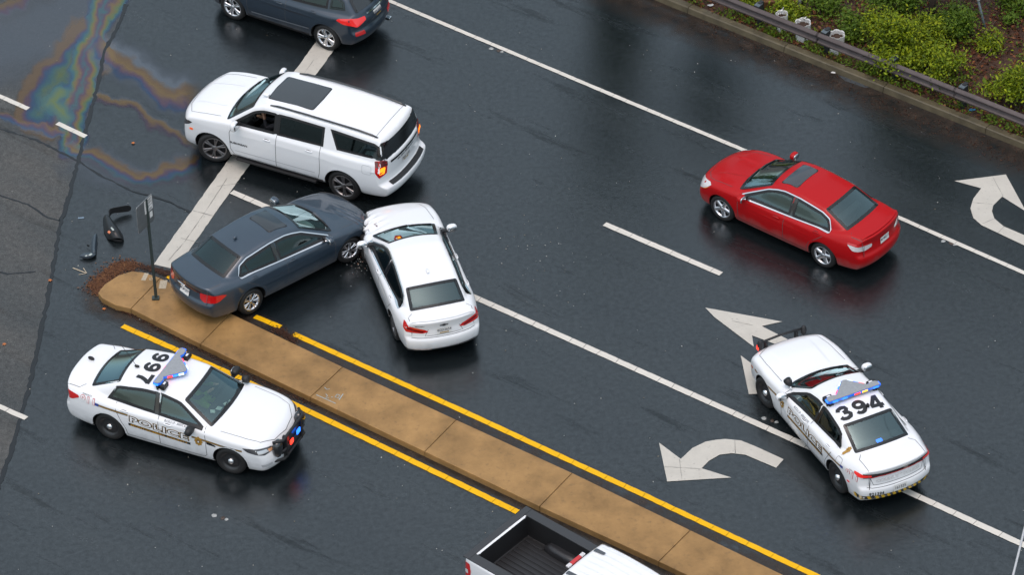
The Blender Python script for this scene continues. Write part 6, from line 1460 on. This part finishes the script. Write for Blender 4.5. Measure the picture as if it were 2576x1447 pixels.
def tree(px, h, r0, label, seed, lean=(0, 0), crown=True, cols=DG, n=9000, cr=1.8, base=.45):
    x, y = W(*px, .15); r = np.random.default_rng(seed); root = empty('tree', (x, y, .05)); tag(root, label, 'tree', 'trees on the bank')
    bm = bmesh.new(); top = Vector((lean[0], lean[1], h)); tr = [Vector((0, 0, -.1)).lerp(top, t) + Vector((r.normal(0, .05), r.normal(0, .05), 0)) * (t > 0) for t in np.linspace(0, 1, 7)]; bm_tube(bm, tr, [r0 * (1 - .75 * t) for t in np.linspace(0, 1, 7)], 10)
    P = []
    for k in range(26):
        t = r.uniform(base, 1); p0 = Vector((0, 0, 0)).lerp(top, t); a = r.uniform(0, 6.28); L = cr * (1.15 - .6 * t) * r.uniform(.6, 1.1); p1 = p0 + Vector((math.cos(a) * L, math.sin(a) * L, L * r.uniform(.25, .7))); bm_tube(bm, [p0, p0.lerp(p1, .5) + Vector((0, 0, -.05)), p1], [r0 * .3, r0 * .18, .01], 5, cap=False); P += [tuple(p0.lerp(p1, r.uniform(.35, 1.05)) + Vector(r.normal(0, .22, 3))) for _ in range(n // 26)]
    from_bm('trunk', bm, BARK, root, smooth=True)
    if crown:
        v, f = leaf_quads(np.array(P), .13, seed + 1, .7, .5); mk('crown', v, f.tolist(), island_mat('foliage_' + cols[0], cols[1], .5), root)
tree((2339, 58), 7.5, .085, 'slim dark trunk rising from the shrubs on the bank', 61, (.3, 1.2), cols=DG, n=14000, base=.3)
tree((1806, -60), 5.0, .10, 'young leafy tree on the bank near the timber edging', 62, (0, .4), cols=DG, n=4000, cr=1.0)
tree((2640, 40), 8.0, .16, 'thick trunked tree on the bank past the shrubs', 63, (.5, 1.0), cols=DG, cr=2.2)
tree((1545, -110), 8.5, .12, 'tall narrow evergreen standing behind the guardrail', 64, (0, .2), cols=DG, n=15000, cr=.55, base=.12)

# things behind the guardrail
WP = mat('planter_white', (.62, .62, .60), .5, var=.12, vscale=12)
def planter(px, R0, lob, label, flowers, seed):
    x, y = W(*px, .12); root = empty('planter', (x, y, .11)); tag(root, label, 'planter'); h = .50; n = lob * 8; V = []; Fc = []
    for zz2, k in ((0, .86), (h, 1.0), (h + .008, .97), (h - .006, .88), (h - .12, .84)):
        for i in range(n):
            a = 2 * math.pi * i / n; rr = R0 * k * (.80 + .20 * abs(math.sin(a * lob / 2)) ** .6); V.append((rr * math.cos(a), rr * math.sin(a), zz2))
    for j in range(4):
        for i in range(n): Fc.append((j * n + i, j * n + (i + 1) % n, (j + 1) * n + (i + 1) % n, (j + 1) * n + i))
    mk('pot', V, Fc, WP, root); mk('soil', [(*V[4 * n + i][:2], h - .1) for i in range(n)], [list(range(n))], mat('potting_soil', (.05, .028, .018), .9, var=.4, vscale=30), root)
    r = np.random.default_rng(seed); P = np.stack([r.normal(0, R0 * .4, flowers), r.normal(0, R0 * .4, flowers), h + .10 * r.random(flowers)], 1)
    if flowers: v, f = leaf_quads(P, .06, seed, .6, .8); mk('blooms', v, f.tolist(), mat('bloom_white', (.6, .6, .58), .6), root)
planter((1966, 76), .155, 5, 'white scalloped planter with white blooms nearest the timber edging', 16, 71); planter((2019, 98), .20, 6, 'white scalloped planter with few blooms between two other planters', 5, 72); planter((2104, 128), .20, 6, 'white flower-shaped planter holding only brown soil', 0, 73)
TB = mat('timber_brown', (.14, .062, .022), .75, var=.4, vscale=6, bump=.4, bscale=30)
x, y = W(1950, 12, .15); e = empty('timber_edging', (x, y, .1)); tag(e, 'low brown timber edging on the bank behind the planters', 'timber edging')
box('sleeper', (-.62, -.08, -.02), (.62, .08, .20), TB, e, bev=.015); box('sleeper', (-.60, .16, .0), (.55, .30, .36), TB, e, bev=.015); tube('stake', [(.66, .0, -.1), (.68, .02, .45)], .045, mat('timber_dark', (.03, .02, .014), .8), e, 8)
x, y = W(2011, 22, .15); e = tube('pvc_post', [(0, 0, -.1), (.0, .01, 1.0)], .045, WP, None, 12); e.location = (x, y, .15); tag(e, 'round white plastic post standing on the bank', 'post')
x, y = W(2484, 72, .2); e = empty('stake', (x, y, .1)); tag(e, 'leaning pale stake with a white upper half on the bank', 'stake'); tube('lower_shaft', [(0, 0, -.1), (-.22, .25, .75)], .03, mat('stake_grey', (.10, .13, .14), .6), e, 8); tube('upper_sleeve', [(-.22, .25, .75), (-.5, .55, 1.7)], .045, WP, e, 8)
def scrap(name, px, z, size, m, label, cat, seed):
    x, y = W(*px, z); r = np.random.default_rng(seed); k = 7; V = [(size * (.6 + .5 * r.random()) * math.cos(a), size * .6 * (.6 + .5 * r.random()) * math.sin(a), .006 + .02 * r.random()) for a in np.linspace(0, 6.28, k + 1)[:-1]]; o = mk(name, V + [(0, 0, .025)], [(i, (i + 1) % k, k) for i in range(k)], m); o.location = (x, y, z); tag(o, label, cat)
    return o
scrap('plastic_scrap', (2445, 277), .13, .11, mat('scrap_blue', (.02, .14, .28), .4), 'crumpled blue plastic scrap under the guardrail', 'litter', 1)
PAP = mat('litter_white', (.6, .6, .58), .6)
scrap('paper_scrap', (1788, 13), .15, .10, PAP, 'white paper scrap on the curb under the guardrail', 'litter', 2); scrap('paper_scrap', (2096, 183), .012, .08, PAP, 'white paper scrap in the gutter beside the puddle', 'litter', 3); scrap('paper_scrap', (2300, 260), .012, .05, PAP, 'small white scrap in the gutter below the dark green posts', 'litter', 4)
# gutter puddle
pud = sheet('puddle', [(2108, 189), (2130, 193), (2160, 203), (2190, 219), (2176, 221), (2150, 212), (2125, 203)][::-1], mat('puddle_water', (.05, .058, .065), .03, spec=.9), .006, None); tag(pud, kind='structure')

# ------------------------------------------------------------------ sign on the median
sx, sy = -7.818, 67.609 - OY; M_SG = mat('sign_aluminium', (.15, .16, .165), .45, metal=.4, var=.15); M_PG = mat('sign_post_green', (.045, .062, .058), .5, metal=.2)
sg_ = empty('road_sign', (sx, sy, ZS)); tag(sg_, 'grey sign seen from behind with a carpet cleaning poster, on the median', 'sign')
bm = bmesh.new(); pr = [(-.04, .012), (-.028, .012), (-.02, -.022), (.02, -.022), (.028, .012), (.04, .012), (.04, .004), (.022, .004), (.016, -.03), (-.016, -.03), (-.022, .004), (-.04, .004)]
a = [bm.verts.new((x_, y_, -.05)) for x_, y_ in pr]; b = [bm.verts.new((x_, y_, 2.74)) for x_, y_ in pr]
for i in range(len(pr)): bm.faces.new((a[i], a[(i + 1) % len(pr)], b[(i + 1) % len(pr)], b[i]))
bm.faces.new(b); bmesh.ops.recalc_face_normals(bm, faces=bm.faces); po = from_bm('post', bm, M_PG, sg_); po.rotation_euler = (0, 0, R(60)); box('post_foot', (-.09, -.06, 0), (.07, .06, .05), M_PG, sg_, bev=.01)
ang = math.atan2(67.82 - 67.30, -7.70 + 8.01); pc = Vector(((-7.70 - 8.01) / 2 - sx + .0, (67.82 + 67.30) / 2 - OY - sy + .0, 0)); n2 = Vector((math.sin(ang), -math.cos(ang), 0))
mt = Matrix.Translation((pc.x, pc.y, 2.05)) @ Matrix.Rotation(ang, 4, 'Z')
def spanel(name, x0, x1, z0, z1, y0, y1, m, par, rad=.05):
    P_ = rpoly([(x0, z0), (x1, z0), (x1, z1), (x0, z1)], rad, 4); bm = bmesh.new(); f_ = [bm.verts.new((u, y0, v)) for u, v in P_]; g_ = [bm.verts.new((u, y1, v)) for u, v in P_]; bm.faces.new(f_); bm.faces.new(g_[::-1]); k = len(P_)
    for i in range(k): bm.faces.new((f_[i], g_[i], g_[(i + 1) % k], f_[(i + 1) % k]))
    bmesh.ops.recalc_face_normals(bm, faces=bm.faces); bmesh.ops.transform(bm, matrix=mt, verts=bm.verts); return from_bm(name, bm, m, par)
spanel('rim', -.306, .306, -.006, .706, .004, .0095, mat('sign_edge', (.45, .46, .46), .4, metal=.6), sg_); pn = spanel('panel', -.30, .30, 0, .70, -.004, .003, M_SG, sg_)
ps = spanel('poster', -.02, .27, .34, .68, -.010, -.005, mat('poster_white', (.72, .72, .70), .6), sg_, .004); spanel('sticker', .14, .24, .14, .29, -.010, -.005, mat('poster_white', (.72, .72, .70), .6), sg_, .004)
def stext(t, u, v, h, w):
    Vt, Ft = text2d(t, h, .02); Vt = Vt * np.array([w / (Vt[:, 0].max() - Vt[:, 0].min()), 1]); mk('poster_print', [mt @ Vector((u + a_, -.0125, v + b_)) for a_, b_ in Vt], Ft, mat('poster_ink', (.03, .03, .04), .6), ps)
stext('CARPET', .125, .635, .055, .25); stext('CLEANING', .125, .565, .045, .25); stext('30', .07, .475, .075, .11); stext('PER ROOM', .19, .485, .025, .12); stext('301-555', .125, .385, .045, .22)

# ------------------------------------------------------------------ crash debris
def sheet3(name, rows, m, parent=None, th=.012):
    """bent thick sheet from rows of points"""
    k = len(rows[0]); V = [p for r_ in rows for p in r_]; Fc = [(i * k + j, i * k + j + 1, (i + 1) * k + j + 1, (i + 1) * k + j) for i in range(len(rows) - 1) for j in range(k - 1)]
    o = mk(name, V, Fc, m, parent, smooth=True); md = o.modifiers.new('thick', 'SOLIDIFY'); md.thickness = th; md2 = o.modifiers.new('sub', 'SUBSURF'); md2.levels = 1; md2.render_levels = 2
    return o
zs_ = zz((180.7, 464.6), .2230); BP = mat('torn_plastic', (.012, .013, .014), .32, bump=.3, bscale=20); BP2 = mat('torn_bumper_blue', (.035, .05, .065), .35, coat=.4)
x, y = W(*zs_(450, 480)); e = empty('bumper_fragment', (x, y, 0)); tag(e, 'torn black plastic bumper cover with a curled flap lying on the road', 'bumper fragment')
def L(u, v, z=0): a_ = W(*zs_(u, v), z); return (a_[0] - x, a_[1] - y, z)
sheet3('shell', [[L(350, 380, .03), L(375, 330, .22), L(420, 340, .20), L(440, 400, .03)], [L(350, 440, .02), L(390, 400, .26), L(470, 420, .24), L(500, 470, .03)], [L(365, 520, .02), L(410, 460, .30), L(520, 490, .26), L(560, 545, .03)], [L(390, 600, .02), L(450, 530, .28), L(540, 550, .22), L(580, 580, .02)], [L(430, 640, .02), L(480, 600, .16), L(560, 610, .14), L(590, 640, .01)]], BP, e)
sheet3('flap', [[L(430, 390, .03), L(405, 300, .18)], [L(440, 320, .12), L(420, 262, .26)], [L(520, 320, .05), L(500, 250, .26)], [L(600, 310, .04), L(590, 230, .24)], [L(680, 300, .03), L(672, 222, .22)]], BP, e)
sheet3('inner_brace', [[L(350, 480, .02), L(372, 462, .1)], [L(372, 580, .02), L(400, 560, .12)], [L(470, 645, .02), L(490, 625, .1)], [L(580, 650, .02), L(588, 615, .1)]], BP, e)
sticker = mk('sticker', [L(400, 535, .30), L(420, 515, .31), L(440, 535, .31), L(425, 555, .30)], [(0, 1, 2, 3)], mat('sticker_orange', (.6, .18, .08), .5), e); mk('sticker', [L(435, 485, .31), L(450, 478, .32), L(480, 510, .31), L(462, 520, .31)], [(0, 1, 2, 3)], mat('sticker_pale', (.4, .45, .42), .5), e)
x, y = W(*zs_(200, 740)); e = empty('bumper_fragment', (x, y, 0)); tag(e, 'bent slate-blue bumper corner piece lying on the road', 'bumper fragment')
sheet3('upright', [[L(228, 590, .05), L(262, 545, .16), L(292, 555, .06)], [L(222, 660, .04), L(256, 620, .18), L(285, 640, .04)], [L(215, 740, .03), L(250, 710, .18), L(276, 730, .03)], [L(225, 790, .03), L(255, 770, .12), L(275, 780, .03)]], BP2, e)
sheet3('corner', [[L(78, 815, .02), L(90, 795, .10), L(140, 770, .03)], [L(120, 830, .02), L(140, 790, .15), L(190, 760, .04)], [L(180, 840, .02), L(200, 795, .15), L(240, 765, .05)], [L(240, 825, .02), L(262, 795, .10), L(285, 780, .03)]], BP2, e)
sheet3('bracket', [[L(160, 680, .02), L(180, 665, .1)], [L(190, 712, .02), L(215, 690, .1)]], BP, e)
mk('sticker', [L(145, 805, .16), L(165, 793, .165), L(178, 800, .165), L(160, 812, .16)], [(0, 1, 2, 3)], mat('sticker_pale', (.4, .45, .42), .5), e); mk('sticker', [L(188, 795, .165), L(215, 772, .165), L(232, 785, .16), L(205, 803, .165)], [(0, 1, 2, 3)], mat('sticker_pale', (.4, .45, .42), .5), e)
def small(name, px, dims, rz, m, label, cat, z=0.0):
    x, y = W(*px); o = box(name, (-dims[0] / 2, -dims[1] / 2, 0), (dims[0] / 2, dims[1] / 2, dims[2]), m, None, bev=min(dims) * .3); o.location = (x, y, z); o.rotation_euler = (0, 0, R(rz)); tag(o, label, cat)
small('trim_strip', (800, 489), (.28, .045, .02), 8, CHROME, 'thin chrome trim strip on the road beside the rear wheel of the white SUV', 'trim strip')
small('plastic_shard', (204, 549), (.14, .05, .015), 5, mat('shard_blue', (.16, .22, .28), .4), 'thin bluish plastic shard near the torn black bumper', 'shard')
MKW = mat('marker_white', (.32, .33, .32), .5, var=.3, vscale=20)
# road studs: thermoplastic blobs and reflector stubs
for px, lab in (((1236, 122), 'pavement marker beside the line upslope of the red sedan'), ((2372, 607), 'pavement marker beside the line between red sedan and curved arrow'), ((1922, 1053), 'pavement marker beside the front wheel of police car 394'), ((540, 1298), 'pavement marker alone in the lane below police car 997')):
    x, y = W(*px); e = empty('pavement_marker', (x, y, 0)); tag(e, 'worn white ' + lab, 'road marker', 'worn pavement markers'); rr = np.random.default_rng(int(px[0]))
    for nm, o_, s_, m in (('adhesive_pad', (0, 0), .06, MKW), ('reflector', (.17, -.09), .055, mat('marker_dark', (.06, .04, .03), .5)), ('adhesive_pad', (.25, -.14), .045, MKW)):
        k = 9; V = [(o_[0] + s_ * (.6 + .6 * rr.random()) * math.cos(a), o_[1] + s_ * (.6 + .6 * rr.random()) * math.sin(a), .005) for a in np.linspace(0, 6.28, k + 1)[:-1]]; mk(nm, V + [(*o_, .02)], [(i, (i + 1) % k, k) for i in range(k)], m, e)
# single leaves and specks
OL = mat('leaf_orange', (.42, .13, .03), .6)
for i, (px, lab) in enumerate((((335, 361), 'fallen orange leaf on the oily asphalt ahead of the white SUV'), ((11, 868), 'fallen orange leaf on the old grey pavement'), ((262, 779), 'fallen orange leaf tucked against the tip of the median'), ((126, 707), 'fallen russet leaf on the tar seam'))):
    x, y = W(*px); V = []; 
    for k in range(10): rr = (.055 if k % 2 == 0 else .028) * (1 + .2 * math.sin(k * 3)); V.append((rr * math.cos(k * .628), rr * math.sin(k * .628), .012 + .012 * (k % 2)))
    o = mk('fallen_leaf', V + [(0, 0, .02)], [(k, (k + 1) % 10, 10) for k in range(10)], OL); o.location = (x, y, .006); tag(o, lab, 'leaf')
r = np.random.default_rng(77); n = 330; P = []
while len(P) < n:
    u, v_ = r.uniform(-20, 2600), r.uniform(-20, 1460); w = W(u, v_)
    q = Vector(w) - O_
    if q.dot(N_) > -.3: continue
    P.append((*w, .010))
for _ in range(60): P.append((*W(1360 + r.normal(0, 55), 670 + r.normal(0, 75)), .010))
v, f = leaf_quads(np.array(P), .024, 78, .15, .7); o = mk('grit', v, f.tolist(), island_mat('grit_specks', [(.10, .09, .08), (.45, .44, .40), (.2, .15, .08), (.6, .6, .55), (.12, .12, .12)], .6)); tag(o, 'pale specks of grit and broken glass scattered on the road', 'grit', kind='stuff')
r = np.random.default_rng(88); P = [(*W(905 + r.normal(0, 32), 655 + r.normal(0, 24)), .012) for _ in range(130)]
v, f = leaf_quads(np.array(P), .035, 89, .3, .6); o = mk('broken_glass', v, f.tolist(), island_mat('glass_fragments', [(.45, .5, .5), (.05, .06, .07), (.6, .62, .6), (.35, .12, .03), (.2, .22, .24)], .3)); tag(o, 'broken lamp fragments strewn under the crumpled corners of the crashed cars', 'fragments', kind='stuff')
# overhead cable
p0 = W(2549, 1447, 7.0); p1 = W(2576, 1337, 7.2); d = Vector((p1[0] - p0[0], p1[1] - p0[1], .2)); pts = [Vector((*p0, 7.0)) + d * t for t in np.linspace(-6, 16, 23)]
o = tube('overhead_cable', pts, .022, mat('cable_grey', (.45, .46, .47), .5), None, 6); tag(o, 'thin pale overhead cable crossing above the lane', 'cable')

# ------------------------------------------------------------------ vehicles in place
cars = {}
cars['suv'] = build_white_suv(); cars['blue'] = build_blue_sedan(); cars['white'] = build_white_sedan(); cars['pi'] = build_interceptor(); cars['ch'] = build_charger(); cars['red'] = build_red_sedan(); cars['dark'] = build_dark_suv(); cars['truck'] = build_pickup()

# ------------------------------------------------------------------ people in the cars
def person(name, car, seat, hands, cloth, skin, hair, label, look=0.0, vest=False):
    """seated figure grown as one skin over a skeleton; seat = hip point in the car's frame"""
    hx, hy, hz = seat; V = []; E = []; Rd = []
    def add(p, r_, par=None):
        V.append(p); Rd.append(r_)
        if par is not None: E.append((par, len(V) - 1))
        return len(V) - 1
    hip = add((hx, hy, hz), .15); w1 = add((hx - .05, hy, hz + .2), .135, hip); ch = add((hx - .12, hy, hz + .38), .15, w1); c2 = add((hx - .12, hy, hz + .47), .10, ch); nk = add((hx - .115, hy, hz + .535), .050, c2); n2_ = add((hx - .105, hy, hz + .575), .052, nk); jw = add((hx - .085, hy, hz + .635), .078, n2_); hd = add((hx - .095, hy, hz + .70), .092, jw); tp = add((hx - .105, hy, hz + .77), .075, hd); ns = add((hx + .012, hy + look, hz + .668), .013, jw)
    hps = []
    for sg in (1, -1):
        sh = add((hx - .12, hy + sg * .19, hz + .44), .07, ch); el, wr = hands[0 if sg > 0 else 1]; e_ = add(el, .05, sh); w_ = add(wr, .033, e_); d_ = (Vector(wr) - Vector(el)).normalized(); pl = add(tuple(Vector(wr) + d_ * .07), .034, w_); hps.append(Vector(wr))
        sd_ = d_.cross(Vector((0, 0, 1))).normalized()
        for j, (o_, ln) in enumerate(((-.03, .06), (-.01, .075), (.012, .07), (.033, .055))):
            q = Vector(wr) + d_ * .09 + sd_ * o_; f1 = add(tuple(q + d_ * ln * .5), .010, pl); add(tuple(q + d_ * ln * .8 - Vector((0, 0, .02))), .009, f1)
        t1 = add(tuple(Vector(wr) + d_ * .04 + sd_ * .045), .011, w_); add(tuple(Vector(wr) + d_ * .075 + sd_ * .06), .010, t1)
        kn = add((hx + .42, hy + sg * .12, hz + .08), .075, hip); an = add((hx + .62, hy + sg * .12, hz - .28), .045, kn); add((hx + .76, hy + sg * .12, hz - .30), .04, an)
    me = bpy.data.meshes.new(name); me.from_pydata(V, E, []); o = bpy.data.objects.new(name, me); COL.objects.link(o)
    o.modifiers.new('skin', 'SKIN'); sk = me.skin_vertices[0].data
    for i, r_ in enumerate(Rd): sk[i].radius = (r_, r_); sk[i].use_root = i == 0
    s2 = o.modifiers.new('sub', 'SUBSURF'); s2.levels = 3; s2.render_levels = 3
    bpy.context.view_layer.update(); ev = o.evaluated_get(bpy.context.evaluated_depsgraph_get()); nm = bpy.data.meshes.new_from_object(ev); o.modifiers.clear(); o.data = nm; nm.materials.clear()
    for m in (cloth, skin, hair, mat('trouser_dark', (.02, .02, .028), .9), mat('shirt_navy', (.02, .025, .04), .9)): nm.materials.append(m)
    for p in nm.polygons:
        p.use_smooth = True; c = p.center; k = 0
        if c.z > hz + .525: k = 2 if (c.z > hz + .745 or (c.x < hx - .125 and c.z > hz + .60)) else 1
        elif any((c - h).length < .03 or (c - h).dot(h - Vector((hx, hy, hz))) > 0 and (c - h).length < .2 for h in hps): k = 1
        elif c.z < hz + .12 - (c.x - hx) * .25: k = 3
        elif vest and abs(c.y - hy) > .2: k = 4
        p.material_index = k
    M = car.root.matrix_basis if False else (Matrix.Translation(car.root.location) @ car.root.rotation_euler.to_matrix().to_4x4()); o.matrix_world = M; tag(o, label, 'person')
    for sg in (1, -1): pod('eye', (hx + .0, hy + sg * .032, hz + .70), (.010, .014, .010), mat('eye_dark', (.03, .025, .02), .2), o, 2.0, 8)
    for sg in (1, -1): pod('ear', (hx - .10, hy + sg * .092, hz + .68), (.022, .010, .032), skin, o, 2.0, 8)
    pod('mouth', (hx + .0, hy, hz + .632), (.006, .026, .007), mat('lips', (.28, .09, .08), .5), o, 2.0, 8)
    return o
SK1 = mat('skin_brown', (.28, .14, .085), .5); SK2 = mat('skin_light', (.45, .26, .18), .5); HR = mat('hair_dark', (.015, .011, .009), .6)
person('person', cars['suv'], (.30, .40, .84), [((.42, .66, 1.18), (.52, .58, 1.40)), ((.48, .28, 1.12), (.66, .42, 1.24))], mat('sleeve_black', (.012, .012, .016), .9), SK1, HR, 'driver in a black top with raised hand at the open SUV window')
person('person', cars['pi'], (-.08, .37, .52), [((.12, .62, .86), (.38, .50, 1.02)), ((.16, .12, .84), (.38, .24, 1.02))], mat('hi_vis_yellow', (.20, .34, .03), .8), SK2, HR, 'officer in a yellow-green vest seated inside police car 997', vest=True)
